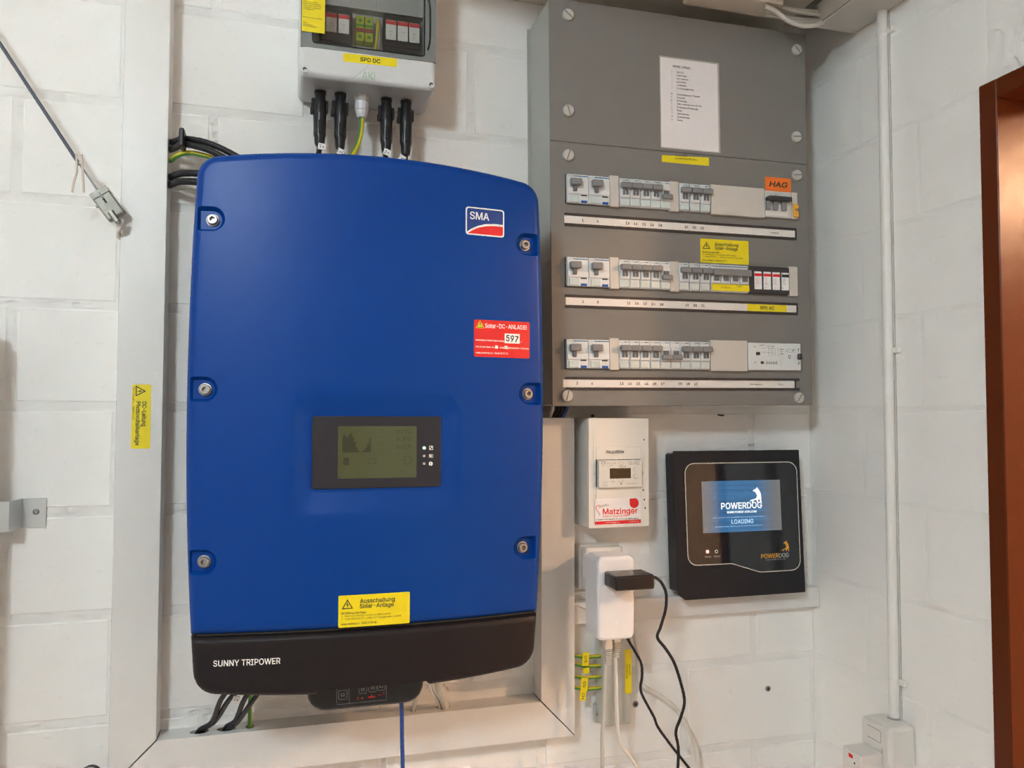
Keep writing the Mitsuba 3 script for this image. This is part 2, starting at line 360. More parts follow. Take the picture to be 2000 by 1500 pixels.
def outline(h0, h1):
    hs = np.linspace(-.36, .36, 73)
    p = Polygon([(IC - half_w(h * 1000), h) for h in hs] + [(IC + half_w(h * 1000), h) for h in hs[::-1]])
    xs = np.linspace(-.26, .26, 60)
    q = Polygon([(IC + x, i_bot(x)) for x in xs] + [(IC + x, i_top(x)) for x in xs[::-1]])
    r = .028
    return p.intersection(q).buffer(-r).buffer(r, quad_segs=8).intersection(sbox(-1, h0, 1, h1))
FO = 0.230
put('housing', hullplate(outline(-.335, .335).buffer(-.012), .018, .195, .004, 1), 'housing_grey', INV, smooth=30)
lid = mani(hullplate(outline(-.2625, 1), .185, FO, .010, 5))
SCREWS = [(-.0902, .2433), (.3144, .2367), (-.0955, .0332), (.3190, .0316), (-.0932, -.1766), (.3113, -.1763)]
SCREWS = [(x * .995, y * .995) for x, y in SCREWS]
for sx, sy in SCREWS:
    s = -1 if sx < 0.1 else 1
    q = unary_union([Point(sx, sy).buffer(.0140, quad_segs=8), sbox(min(sx, sx + s * .0165), sy - .0140, max(sx, sx + s * .0165), sy + .0140)]).buffer(-.002).buffer(.002)
    P = [np.c_[np.array(q.buffer(b).exterior.coords), np.full(len(q.buffer(b).exterior.coords), z)] for b, z in ((-.0026, FO - .0085), (.0016, FO + .0005))]
    lid -= mani(trimesh.convex.convex_hull(np.vstack(P)))
ro, ri = rrect(.0083, .2168, -.1219, .0299, .022), rrect(.0284, .1968, -.0945, .0039, .008)
P = [np.c_[np.array(q.exterior.coords), np.full(len(q.exterior.coords), z)] for q, z in ((ri, FO - .0075), (ro.buffer(-.004), FO - .0010), (ro.buffer(.002), FO + .0006))]
lid -= mani(trimesh.convex.convex_hull(np.vstack(P)))
put('lid', bend(lid.refine_to_length(.013), 0), 'lid_blue', INV, smooth=24)
for sx, sy in SCREWS:
    z = FO - .0085
    s = iput('lid_screw', mani(lathe([(0, .0078), (.0012, .0078), (.0014, .0062), (.0068, .0062), (.0074, .0056)], (sx, sy, z), (0, 0, 1), 24)) - mani(lathe([(.003, .0034), (.01, .0034)], (sx, sy, z), (0, 0, 1), 6)), 'steel', INV, size=0, smooth=30)
# display
B = iput('display_bezel', hullplate(rrect(.0330, .1986, -.0918, .0006, .002), FO - .0078, FO - .0052, .0006, 2), 'bezel_grey', INV, S=SD_, smooth=30)
part_label(B, 'dark grey display bezel')
zb = FO - .0052
LC = iput('screen', bx(.0650, .1660, -.0792, -.0122, zb, zb + .0003), 'lcd_green', B, S=SD_)
part_label(LC, 'dim green liquid crystal screen')
bars = [bx(.0705 + i * .0024, .0705 + (i + 1) * .0024, -.0458, -.0458 + hgt, zb + .0003, zb + .00042) for i, hgt in
        enumerate((.022, .022, .019, .0225, .025, .0195, .014, .006, .0015, .0, .001, .003, .006, .011, .018)[:15]) if hgt > 0]
rows_ = [word(t, .0042, .1395, y, zb + .0003, .0185, align='l') for t, y in (('2195', -.0218), ('9.55', -.0315), ('5:523', -.0412))]
lines_ = [bx(.116, .158, y, y + .0003, zb + .0003, zb + .0004) for y in (-.0165, -.026, -.0355, -.045)] + [bx(.07, .162, y, y + .0003, zb + .0003, zb + .0004) for y in (-.0565, -.067)]
marks = [ring(sbox(.1500, -.0620, .1585, -.0520), .0005, zb + .0003, zb + .0004), bx(.072, .079, -.062, -.0525, zb + .0003, zb + .0004), ring(sbox(.104, -.0605, .113, -.0540), .0005, zb + .0003, zb + .0004)]
iput('lettering', cat(*bars, *rows_, *lines_, *marks), 'lcd_dark', B, size=0, S=SD_)
iput('status_light', lathe([(0, .0021), (.0006, .0021), (.0010, .0014)], (.1761, -.0410, zb), (0, 0, 1)), 'print_white', B, size=0, S=SD_, emitter=dict(type='area', radiance=dict(type='rgb', value=[0.35, 4.5, 0.9])))
for y in (-.0515, -.0616): iput('status_light', lathe([(0, .0018), (.0004, .0018), (.0006, .001)], (.1761, y, zb), (0, 0, 1)), 'print_grey', B, size=0, S=SD_)
ic = [ring(rrect(.1826, .1880, -.0438, -.0382, .0006), .0007, zb, zb + .0002), flat(Polygon([(.1836, -.0422), (.1846, -.0428), (.1872, -.0396), (.1862, -.0391)]), zb, zb + .0002),
      ring(rrect(.1826, .1880, -.0537, -.0495, .0006), .0007, zb, zb + .0002), bx(.184, .186, -.0527, -.0505, zb, zb + .0002), flat(Point(.1851, -.0617).buffer(.0027).difference(sbox(.1847, -.0632, .1855, -.0602)), zb, zb + .0002)]
iput('symbols', cat(*ic), 'print_white', B, size=0, S=SD_)
# badge, stickers
zl = FO
Bd = iput('badge', flat(rrect(.2283, .2838, .2440, .2820, .0042), zl, zl + .0004), 'print_white', INV, S=.987); part_label(Bd, 'rounded badge with white border and red swoosh')
inner = rrect(.2303, .2818, .2460, .2800, .003)
arc = [(.2283, .2462), (.236, .2522), (.246, .2572), (.257, .2604), (.270, .2618), (.284, .2616)]
red = Polygon([(x, y - .0030 - (.0000 if x > .25 else .0000)) for x, y in arc] + [(.29, .24), (.2283, .24)]).intersection(inner)
blu = Polygon(arc + [(.29, .29), (.22, .29)]).intersection(inner)
iput('red_field', flat(red, zl + .0004, zl + .0006), 'print_red', Bd, S=.987); iput('blue_field', flat(blu, zl + .0004, zl + .0006), 'print_blue', Bd, S=.987)
iput('lettering', word('SMA', .0098, .2342, .2655, zl + .0006, .0275, bold=True), 'print_white', Bd, size=0, S=.987)
RS = iput('red_sticker', flat(rrect(.2400, .3210, .0800, .1300, .002), zl, zl + .0003), 'sticker_red', INV, S=.990); part_label(RS, 'red sticker with white lettering and a handwritten number')
z = zl + .0003
iput('lettering', cat(word('Solar-DC-ANLAGE!', .0058, .2555, .1195, z, .0610, bold=True), word('Maximale Leerlaufspannung', .0024, .2425, .1015, z, .0400, bold=True), word('V.', .0028, .3072, .1010, z),
                     word('Wechselrichter mit', .0024, .2425, .0925, z, .0262, bold=True), word('ohne', .0024, .2768, .0925, z, .0066, bold=True), word('galvanische Trennung', .0024, .2888, .0925, z, .0305, bold=True),
                     word('www.zweisolar.ch   0848 00 01 04', .0024, .2425, .0845, z, .0465, bold=True), flat(sbox(.2700, .0918, .2743, .0962), z, z + .0001), flat(sbox(.2838, .0918, .2881, .0962), z, z + .0001),
                     bx(.2838, .3062, .0998, .1130, z, z + .0001)), 'print_white', RS, S=.990)
iput('handwriting', cat(word('597', .0082, .2860, .1022, z + .0001, .0180, bold=True, turn=-4, pivot=(.295, .106, 0)), tube([(.2848, .0946, z + .0001), (.2857, .0932, z + .0001), (.2873, .0956, z + .0001)], .0003, 5, 3)), 'print_black', RS, S=.990)
iput('symbol', flat(Polygon([(.2432, .1190), (.2538, .1190), (.2485, .1284)]).buffer(.0005), z, z + .00008), 'sticker_yellow', RS, S=.990)
iput('symbol_lines', triangle_sign(.2485, .1232, .0100, z + .00008), 'print_black', RS, S=.990)
def off_sticker(parent, x0, x1, y0, y1, z0, F=None, tilt=0):
    def iput(*a, **k): return globals()['iput'](*a, S=SD_, **k) if parent == INV else put(*a, **{q: v for q, v in k.items() if q != 'size'})
    A = (np.eye(4) if F is None else F)
    if tilt: A = A @ rot(tilt, (0, 0, 1), ((x0 + x1) / 2, (y0 + y1) / 2, 0))
    k = iput('warning_sticker', flat(rrect(x0, x1, y0, y1, .0018), z0, z0 + .0003), 'sticker_yellow', parent, F=A); part_label(k, 'yellow warning sticker with black triangle and lettering')
    z, w, h = z0 + .0003, x1 - x0, y1 - y0
    X, Y = (lambda t: x0 + t * w), (lambda t: y0 + t * h)
    iput('lettering', cat(word('Ausschaltung', h * .13, X(.295), Y(.735), z, w * .49, bold=True), word('Solar-Anlage', h * .13, X(.295), Y(.575), z, w * .475, bold=True), word('Bei Störung oder Feuer', h * .06, X(.045), Y(.415), z, w * .34, bold=True),
                         word('1', h * .055, X(.045), Y(.325), z), word('Wechselrichter AC-seitig vom Netz trennen', h * .055, X(.092), Y(.325), z, w * .63), word('2', h * .055, X(.045), Y(.235), z),
                         word('Wechselrichter DC-seitig vom Solargenerator trennen', h * .055, X(.092), Y(.235), z, w * .79), word('www.zweisolar.ch   0848 00 01 04', h * .06, X(.04), Y(.08), z, w * .49, bold=True)), 'print_black', k, F=A)
    iput('symbol', triangle_sign(X(.125), Y(.715), w * .155, z), 'print_black', k, F=A)
off_sticker(INV, .0672, .1576, -.2660, -.2258, zl)
# lower cover and connector tray
oc = outline(-1, -.2655)
notch = Polygon([(.0318, -.36), (.0426, -.3355), (.1764, -.3355), (.1857, -.345), (.1857, -.36)])
cov = mani(hullplate(oc, .150, FO - .001, .009, 4)) - mani(flat(notch, .1, .3))
cv = put('lower_cover', bend(cov.refine_to_length(.013), 0), 'cover_black', INV, smooth=26); part_label(cv, 'black plastic lower cover')
iput('lettering', word('SUNNY TRIPOWER', .0071, -.0805, -.3035, FO - .001, .0785, bold=True), 'print_white', cv, size=0, S=.988)
iput('seam', hullplate(outline(-.32, .2).buffer(-.006).intersection(sbox(-1, -.2660, 1, -.2620)), .15, FO - .008, .001, 1), 'dark_gap', INV)
tp = rrect(.0318, .1815, -.3790, -.300, .024)
tr = put('connector_tray', hullplate(tp, .110, .2005, .006, 3), 'tray_black', INV, smooth=26); part_label(tr, 'black connector tray hanging below the cover')
zt = .2005
def port(x, y, s): 
    q = Polygon([(x - .5 * s, y + .55 * s), (x - .5 * s, y - .25 * s), (x - .4 * s, y - .45 * s), (x + .4 * s, y - .45 * s), (x + .5 * s, y - .25 * s), (x + .5 * s, y + .55 * s)])
    return [ring(q, .0004, zt, zt + .0002), ring(sbox(x - .22 * s, y - .1 * s, x + .22 * s, y + .18 * s), .0005, zt, zt + .0002)]
put('symbols', cat(*port(.0760, -.3600, .0115), *port(.1015, -.3555, .0105), *port(.1140, -.3545, .0105), *port(.1255, -.3535, .0105), ring(sbox(.0682, -.3712, .1320, -.3440), .00025, zt, zt + .0002), bx(.0840, .0843, -.3712, -.3440, zt, zt + .0002)), 'print_grey', tr)
put('red_marks', cat(bx(.0945, .0958, -.3676, -.3640, zt, zt + .0002), flat(Point(.1008, -.3660).buffer(.0013), zt, zt + .0002), bx(.1085, .1175, -.3666, -.3646, zt, zt + .0002), bx(.1125, .1136, -.3646, -.3618, zt, zt + .0002), bx(.1282, .1293, -.3640, -.3606, zt, zt + .0002), bx(.1215, .1262, -.3642, -.3634, zt, zt + .0002)), 'print_red', tr)

# cables around the inverter
CG = 'black cables beside the inverter'
def cable(name, pts, r, m, label, group=None, n=10):
    k = put(name, tube(pts, r, n), m, smooth=50); tag(k, label, 'cable', group); return k
def gy_cable(pts, r, label, t0=0.4, twist=2.0):
    k = thing('earth_cable', label, 'cable'); c = spline(pts, 8)
    put('insulation', sweep(c, r, 12), 'cable_yellow', k, smooth=50)
    put('stripe', sweep(c, r * 1.03, 9, arc=(t0, t0 + 2.6), twist=twist), 'cable_green', k, smooth=50)
    return k
cable('cable', [(-.176, .402, .018), (-.167, .4010, .022), (-.155, .3990, .040), (-.146, .3985, .052), (-.1165, .3920, .065), (-.085, .3790, .072), (-.045, .355, .080), (-.02, .325, .09)], .0045, 'cable_black', 'uppermost black cable from the left trunking to the top of the inverter', CG)
k = cable('cable', [(-.176, .390, .020), (-.167, .3890, .026), (-.155, .3880, .045), (-.146, .3885, .058), (-.1165, .3810, .070), (-.090, .3690, .076), (-.05, .345, .084), (-.03, .320, .09)], .0045, 'cable_black', 'second black cable tied under the uppermost one left of the inverter', CG)
k = put('cable_tie', rbox(-.1495, -.1425, .380, .4065, .0485, .0765, .002), 'plug_black'); tag(k, 'black clamp block tying the upper two black cables left of the inverter', 'cable tie')
gy_cable([(-.176, .372, .024), (-.166, .3730, .027), (-.156, .3770, .038), (-.140, .3790, .050), (-.118, .3760, .055), (-.09, .366, .06), (-.06, .345, .06)], .0034, 'yellow and green earth cable between the black cables at the inverter top left', 4.9, .3)
cable('cable', [(-.176, .350, .018), (-.167, .3495, .022), (-.155, .3485, .042), (-.143, .3475, .055), (-.120, .3460, .064), (-.07, .342, .07)], .0050, 'cable_black', 'upper cable of the lower black pair left of the inverter corner', CG)
cable('cable', [(-.176, .337, .020), (-.167, .3370, .025), (-.155, .3362, .046), (-.143, .3350, .058), (-.120, .3330, .066), (-.07, .330, .07)], .0050, 'cable_black', 'lowest black cable of the lower pair left of the inverter corner', CG)
CB = 'black cables below the inverter'
cable('cable', [(-.052, -.335, .135), (-.060, -.355, .120), (-.0685, -.3680, .110), (-.0805, -.3885, .094), (-.0945, -.4325, .046), (-.1130, -.4510, .022), (-.118, -.462, .020)], .0035, 'cable_black', 'leftmost black cable dropping from the inverter into the bottom trunking', CB)
k = cable('cable', [(-.040, -.335, .135), (-.047, -.355, .122), (-.0555, -.3695, .110), (-.0700, -.3890, .094), (-.0900, -.4320, .044), (-.1080, -.4510, .020), (-.112, -.462, .018)], .0035, 'cable_black', 'second black cable below the inverter, with a white tag', CB)
def tagplate(cx, cy, o, w, h, deg, text, label, group='white cable tags'):
    A = shift(cx, cy, o) @ rot(deg, (0, 0, 1))
    k = thing('cable_tag', label, 'tag', group)
    put('plate', rbox(-w / 2, w / 2, -h / 2, h / 2, -.0011, .0011, .0005), 'print_white', k, F=A)
    put('lettering', word(text, h * .52, 0, -h * .25, .0011, align='c'), 'print_black', k, F=A)
tagplate(-.0590, -.3805, .1165, .0085, .0078, -18, '1+', 'small white cable tag on a black cable under the inverter')
cable('cable', [(-.026, -.335, .135), (-.032, -.355, .122), (-.0400, -.3705, .110), (-.0510, -.3925, .094), (-.0630, -.4350, .042), (-.0765, -.4510, .020), (-.080, -.462, .018)], .0035, 'cable_black', 'third black cable below the inverter, left one of the crossing pair', CB)
cable('cable', [(-.015, -.335, .135), (-.021, -.355, .124), (-.0270, -.3720, .110), (-.0395, -.3930, .096), (-.0590, -.4340, .050), (-.0725, -.4510, .026), (-.076, -.462, .024)], .0035, 'cable_black', 'fourth black cable below the inverter, right one of the crossing pair', CB)
gy_cable([(-.036, -.335, .06), (-.040, -.380, .040), (-.0440, -.4130, .026), (-.0442, -.4350, .022), (-.0442, -.462, .021)], .0030, 'short green and yellow earth cable entering the bottom trunking', 4.0, .2)
WC = 'white cables below the inverter'
cable('cable', [(.200, -.33, .10), (.2035, -.385, .08), (.2000, -.4070, .060), (.1965, -.440, .030), (.194, -.462, .022)], .0030, 'cable_white', 'thin white cable right of the connector tray, leftmost of three', WC)
cable('cable', [(.200, -.33, .10), (.2105, -.390, .08), (.2185, -.4150, .060), (.2330, -.442, .032), (.2395, -.462, .022)], .0026, 'cable_white', 'thin white cable right of the connector tray, middle of three', WC)
cable('cable', [(.216, -.33, .10), (.2235, -.390, .08), (.2300, -.4150, .060), (.2420, -.442, .032), (.2480, -.462, .022)], .0060, 'cable_grey', 'thicker grey cable entering the bottom trunking right of the connector tray', WC)
cable('cable', [(.1530, -.360, .160), (.1578, -.3935, .160), (.1590, -.4378, .160), (.1605, -.50, .16), (.162, -.62, .15)], .0028, 'cable_blue', 'blue network cable hanging from the connector tray')

# ------------------------------------------------------------------ surge protector box above the inverter
SP = thing('surge_protector_box', 'light grey junction box with clear door above the inverter', 'junction box')
sx0, sx1, sh0, sh1 = .0118, .2112, .4880, .700
shell = mani(rbox(sx0, sx1, sh0, sh1, 0.0, .107, .009, 3)) - mani(bx(sx0 + .012, sx1 - .012, .5345, sh1 - .012, .040, .2)) - mani(bx(sx0 + .0018, sx1 - .0012, .5300, sh1 + .1, .0985, .2))
put('body', shell, 'spd_grey', SP, smooth=30)
put('inner_plate', bx(sx0 + .0125, sx1 - .0125, .6230, sh1 - .014, .0402, .055), 'spd_inside', SP)
fr = sbox(sx0 + .002, .5303, sx1 - .0014, sh1 - .002).difference(rrect(.0300, .1935, .5372, sh1 - .012, .004))
dfk = put('door_rim', flat(fr, .0990, .1072), 'door_frame_grey', SP); part_label(dfk, 'grey translucent rim of the clear door')
pane = put('door_pane', bx(.0300, .1935, .5372, sh1 - .012, .1030, .1031), 'clear_pane', SP); part_label(pane, 'clear plastic door pane')
put('door_gasket', ring(rrect(.0295, .1930, .5368, sh1 - .011, .005), .0016, .1072, .1084), 'plug_black', SP)
put('door_seam', bx(.1205, .1208, .5305, sh1 - .002, .1072, .1074), 'door_frame_grey', SP)
put('latch', cat(tube([(.2000, .690, .108), (.1985, .630, .108), (.2005, .610, .108), (.2005, .565, .108), (.1975, .548, .108)], .0012, 8)), 'plug_black', SP)
LB = put('name_label', flat(Polygon([(.0739, .5152), (.1515, .5165), (.1514, .5290), (.0739, .5276)]), .107, .1073), 'sticker_yellow', SP); part_label(LB, 'yellow label tape')
put('lettering', word('SPD DC', .0058, .1127, .5188, .1073, .0290, bold=True, align='c'), 'print_black', LB)
YS = put('yellow_sticker', bx(.0150, .0472, .5515, .620, .1086, .1089), 'sticker_yellow', SP); part_label(YS, 'yellow sticker with tiny black text on the door')
txt = [word(t, .0017, .0165, y, .1089, w) for t, y, w in (('Achtung', .6085, .008), ('Solaranlage: Vor Arbeiten', .5945, .020), ('Hausanschluss ausschalten und', .5918, .024), ('Wechselrichter vom Netz trennen', .5891, .025),
       ('Leitungen stehen auch danach noch', .5864, .025), ('unter Gleichspannung', .5837, .015), ('Nur durch Fachpersonal zu bedienen', .5715, .028), ('Hinweis', .5640, .006), ('Anlage mit Speicher', .5612, .015), ('Netzparallel betrieben 2014', .5588, .020))]
put('lettering', cat(*txt), 'print_black', YS)
put('bar', bx(.0165, .0455, .6165, .6185, .1089, .1090), 'print_black', YS)
put('maker_mark', cat(word('AKi', .0115, .1010, .4925, .1072, .0190)), 'print_green', SP)
put('maker_line', cat(flat(LineString([(.0868, .4915), (.1090, .5110), (.1092, .5165)]).buffer(.0004), .107, .1071)), 'print_grey', SP)
for x, y in ((.0200, .4968), (.2030, .4962)):
    s = put('cover_screw', mani(lathe([(0, .0052), (.0006, .0052), (.0010, .0046)], (x, y, .107), (0, 0, 1))) - mani(bx(x - .006, x + .006, y - .001, y + .001, .1074, .12)), 'spd_grey', SP, smooth=30)
    put('slot', flat(Point(x, y).buffer(.0030).difference(sbox(x - .001, y - .004, x + .004, y + .0002)), .1070 + .0010, .1070 + .0011), 'housing_grey', s)
# bottom print
put('print', cat(*[moved(word(t, .0028, x, 0, 0), np.array([[1, 0, 0, 0], [0, 0, -1, sh0 - .00005], [0, 1, 0, o], [0, 0, 0, 1.0]]) ) for t, x, o in (('1  PE1', .045, .068), ('2  OK', .045, .062), ('OUT +', .072, .068), ('1', .074, .062), ('2  PE2', .143, .068), ('2  OK', .143, .062), ('OUT -', .166, .068), ('2', .168, .062))]), 'print_grey', SP)
def spd_carrier(x0, x1, y0, y1, mods, label):
    k = thing('surge_arrester', label, 'surge arrester', 'surge arresters behind the clear door')
    put('base', rbox(x0, x1, y0, y1, .0405, .0585, .001), 'module_black', k)
    for a, b, c, d in mods:
        m = put('cartridge', rbox(a, b, c, d, .0585, .0605, .0006), 'print_white', k)
        put('red_band', bx(a, b, d - .0072, d - .0008, .0605, .0607), 'module_red', m)
        put('lettering', cat(word('T2 PV', .0016, (a + b) / 2, d - .0034, .0607, align='c'), word('600', .002, (a + b) / 2, c + .012, .0605, align='c'), word('DC', .002, (a + b) / 2, c + .007, .0605, align='c'), word('ok', .0016, b - .005, c + .002, .0605)), 'print_grey', m)
spd_carrier(.0420, .0900, .5660, .6165, ((.0505, .0665, .5790, .6085), (.0690, .0852, .5790, .6085)), 'black surge arrester with two white cartridges, left behind the clear door')
spd_carrier(.1375, .1940, .5690, .6190, ((.1403, .1565, .5790, .6100), (.1585, .1745, .5790, .6100), (.1763, .1925, .5790, .6100)), 'black surge arrester with three white cartridges, right behind the clear door')
EB = thing('earth_terminal', 'green and yellow earth terminal block with red centre behind the clear door', 'terminal block')
for i, x in enumerate((.0955, .1090)):
    put('terminal', rbox(x, x + .0128, .5730, .6120, .0405, .0560, .0008), 'terminal_green', EB)
    put('green_band', bx(x, x + .0128, .5955, .5990, .0560, .0562), 'cable_green', EB)
    for y in (.6050, .5800): put('screw', lathe([(0, .0026), (.0004, .0026)], (x + .0064, y, .0560), (0, 0, 1), 14), 'cable_green', EB)
put('red_bridge', bx(.0960, .1215, .5870, .5925, .0562, .0575), 'terminal_red', EB)
gy_cable([(.1290, .6150, .045), (.1285, .600, .058), (.1270, .580, .058), (.1250, .5600, .050)], .0026, 'short yellow earth wire inside the clear door box', 5.6, .2)
# connectors hanging below
def dc_connector(x, label, seed, dy):
    k = thing('cable_connector', label, 'connector', 'black cable connectors under the junction box')
    o, top, bot = .055, sh0, .4040 + dy
    Lh = top - bot
    prof = [(0, .0088), (.004, .0088), (.0045, .0080), (.012, .0080), (.016, .0095), (.034, .0100), (.036, .0096), (.050, .0092), (.068, .0088), (.070, .0080), (.078, .0074), (Lh, .0062)]
    put('body', lathe(prof, (x, top, o), (0, -1, 0), 16), 'plug_black', k, smooth=35)
    put('latch', cat(rbox(x - .0125, x - .0075, top - .034, top - .012, o - .003, o + .004, .001), rbox(x + .0075, x + .0118, top - .032, top - .014, o - .003, o + .004, .001), rbox(x - .0140, x - .009, top - .036, top - .026, o - .003, o + .004, .001)), 'plug_black', k)
    put('nut', lathe([(0, .0092), (.012, .0092), (.0125, .0085)], (x, top - .054, o), (0, -1, 0), 8), 'plug_black', k)
    put('grip', rbox(x - .0022, x + .0022, top - .066, top - .046, o + .0075, o + .0102, .0008), 'plug_black', k)
for i, (x, dy, lab) in enumerate(((.0437, .0015, 'first black cable connector from the left under the grey junction box'), (.0737, -.001, 'second black cable connector from the left, just left of the white gland'),
                                  (.1428, .000, 'third black cable connector, just right of the white gland'), (.1730, -.0005, 'rightmost black cable connector under the grey junction box'))):
    dc_connector(x, lab, i, dy)
G = thing('cable_gland', 'white screw gland under the junction box with earth cable', 'cable gland')
put('nut', lathe([(0, .0112), (.008, .0112), (.0085, .0100)], (.1053, sh0, .055), (0, -1, 0), 6), 'spd_grey', G)
put('cap', lathe([(.0085, .0090), (.0100, .0104), (.0225, .0104), (.0230, .0092), (.029, .0084), (.034, .0060)], (.1053, sh0, .055), (0, -1, 0), 12), 'gland_white', G, smooth=20)
gy_cable([(.1055, .470, .055), (.1058, .4520, .055), (.1045, .4300, .057), (.0985, .4070, .060), (.0860, .3830, .066), (.072, .350, .070), (.07, .32, .07)], .0034, 'curved yellow and green earth cable from the white gland to the inverter', 4.8, .6)
CT = 'black cables from the connectors to the inverter'
for (x, b, c), lab in zip(((.0437, .0415, .0340), (.0737, .0695, .0550), (.1428, .1390, .1260), (.1730, .1690, .1520)), ('first from left', 'second from left', 'third from left', 'rightmost')):
    cable('cable', [(x, .412, .055), (x - .0005, .4010, .058), (b, .3890, .066), (c, .3740, .074), (c - .012, .352, .085), (c - .015, .325, .09)], .0038, 'cable_black', f'short black cable under the junction box connectors, {lab}', CT)
for x, y, a, t, lab in ((.0462, .3965, -6, '1+', 'white tag marked 1+ under the first connector'), (.0735, .3910, -22, '1+Q', 'white tag marked 1+Q under the second connector'), (.1415, .3970, -18, '2+', 'white tag marked 2+ under the third connector'), (.1640, .3900, -28, '2+Q', 'white tag marked 2+Q under the rightmost connector')):
    tagplate(x, y, .079, .0112, .0096, a, t, lab)

# ------------------------------------------------------------------ distribution cabinet
CABT = 0.5
_o75 = np.array([0.6278, 0.2827]); FC = shift(_o75[0], _o75[1]) @ rot(CABT, (0, 0, 1)) @ shift(-.235, .150)     # local (x right from the panel's left edge, y up from the seam)
CZ = 0.105
CAB = thing('distribution_cabinet', 'large grey electrical distribution cabinet with three rows of breakers', 'cabinet')
put('body', rbox(0.0, .4665, -.4125, .2270, .002, CZ - .0025, .0015), 'cabinet_body', CAB, F=FC)
put('back_flange', bx(-.0045, 0.4715, -.41, .225, .0005, .004), 'cabinet_body', CAB, F=FC)
for nm, y0, y1 in (('upper_panel', .0008, .2285), ('lower_panel', -.4140, -.0008)):
    p = put(nm, rbox(-.0005, .4670, y0, y1, CZ - .0025, CZ, .0008), 'cabinet_panel', CAB, F=FC); part_label(p, nm.replace('_', ' grey sheet ').replace('grey sheet panel', 'grey sheet panel'))
labels[CAB + '__upper_panel']['label'] = 'grey upper cover panel'; labels[CAB + '__lower_panel']['label'] = 'grey lower cover panel with device rows'
for (x, y), a in zip(((.0309, .2033), (.4487, .1984), (.0295, .0498), (.4444, .0460), (.0285, -.0211), (.4436, -.0207), (.0231, -.3978), (.4388, -.4013)), (-40, -50, -75, 5, 70, 5, 75, 55)):
    pa = CAB
    s = put('cover_screw', lathe([(0, .0092), (.0040, .0092), (.0052, .0082)], (x, y, CZ), (0, 0, 1), 24), 'screw_grey', pa, F=FC, smooth=30)
    put('slot', moved(bx(-.0080, .0080, -.0007, .0007, CZ + .0052, CZ + .0053), shift(x, y) @ rot(a, (0, 0, 1))), 'toggle_dark', s, F=FC)
# label strips
def strip(y0, x0, x1, texts, extra=()):
    k = put('label_strip', cat(bx(.0222, .4405, y0 + .0128, y0 + .0165, CZ, CZ + .0022), bx(.0222, .4405, y0 - .0036, y0 + .0002, CZ, CZ + .0022), bx(x1 - .001, x1 + .0012, y0, y0 + .013, CZ, CZ + .0018)), 'strip_black', CAB, F=FC); part_label(k, 'black edged strip holder with numbered paper')
    put('paper', bx(x0, x1 - .001, y0 + .0002, y0 + .0128, CZ, CZ + .0006), 'strip_paper', k, F=FC)
    put('lettering', cat(*[word(t, .0040, x, y0 + .0045, CZ + .0006, bold=True, align='c') for t, x in texts] + [word(t, .0026, x, y0 + .0052, CZ + .0006, w, align='c') for t, x, w in extra]), 'print_black', k, F=FC)
    return k
strip(-.1287, .0218, .4400, (('1', .0527), ('4', .0777), ('13', .1287), ('14', .1429), ('15', .1573), ('16', .1717), ('18', .1862), ('19', .2331), ('20', .2476), ('21', .2621)), (('Hauptsich.', .3996, .0155),))
k2 = strip(-.2570, .0228, .4395, (('2', .0516), ('5', .0766), ('13', .1291), ('14', .1433), ('15', .1576), ('16', .1720), ('18', .1865), ('19', .2323), ('20', .2467), ('21', .2611)))
put('yellow_tape', bx(.3435, .4195, -.2566, -.2446, CZ + .0006, CZ + .0008), 'sticker_yellow', k2, F=FC)
put('tape_lettering', word('SPD AC', .0052, .3815, -.2530, CZ + .0008, .0270, bold=True, align='c'), 'print_black', k2, F=FC)
strip(-.3852, .0172, .4330, (('3', .0403), ('6', .0655), ('13', .1154), ('14', .1294), ('15', .1436), ('16', .1579), ('18', .1722), ('17', .1866), ('19', .2176), ('20', .2319), ('21', .2462)), (('Wärmepumpe', .3574, .0230), ('Boiler', .4055, .0105)))
# stickers and the circuit list
k = put('orange_sticker', bx(.3825, .4330, -.0511, -.0270, CZ, CZ + .0003), 'sticker_orange', CAB, F=FC); part_label(k, 'orange sticker with black lettering')
put('lettering', moved(word('HAG', .0088, .4078, -.0433, CZ + .0003, .0345, bold=True, align='c'), np.array([[1, .22, 0, .0095], [0, 1, 0, 0], [0, 0, 1, 0], [0, 0, 0, 1.0]])), 'print_black', k, F=FC)
k = put('yellow_sticker', flat(Polygon([(.1906, -.0178), (.2768, -.0174), (.2770, -.0035), (.1912, -.0064)]), CZ, CZ + .0003), 'sticker_yellow', CAB, F=FC); part_label(k, 'narrow yellow sticker under the paper list')
put('lettering', cat(word('ACHTUNG', .0030, .2150, -.0098, CZ + .0003, .0210, turn=1), word('FREMDSPANNUNG', .0030, .2150, -.0150, CZ + .0003, .0400, turn=1)), 'print_black', k, F=FC)
off_sticker(CAB, .2582, .3484, -.1790, -.1392, CZ, F=FC)
PL = thing('circuit_list', 'white typed circuit list on the upper cover of the grey cabinet', 'paper list')
put('laminate', bx(.1893, .2985, .0055, .1580, CZ, CZ + .0003), 'laminate', PL, F=FC)
put('sheet', bx(.1905, .2952, .0070, .1555, CZ + .0003, CZ + .0006), 'paper_white', PL, F=FC)
items = ['Licht UG', 'Licht Küche', 'Licht Wohnen', 'Licht Eltern', 'Licht Kinder', 'Licht Dachgeschoss', None, 'Waschmaschine + Tumbler', 'Kochherd', 'Steckdosen', 'GWA + Kühlschrank (KS ???)', 'Steuerung Wärmepumpe', 'Boiler', 'Wärmepumpe', 'Zusatzheizung', 'Sauna']
nums = [1, 2, 3, 4, 5, 6, None, 13, 14, 15, 16, 17, 18, 19, 20, 21]
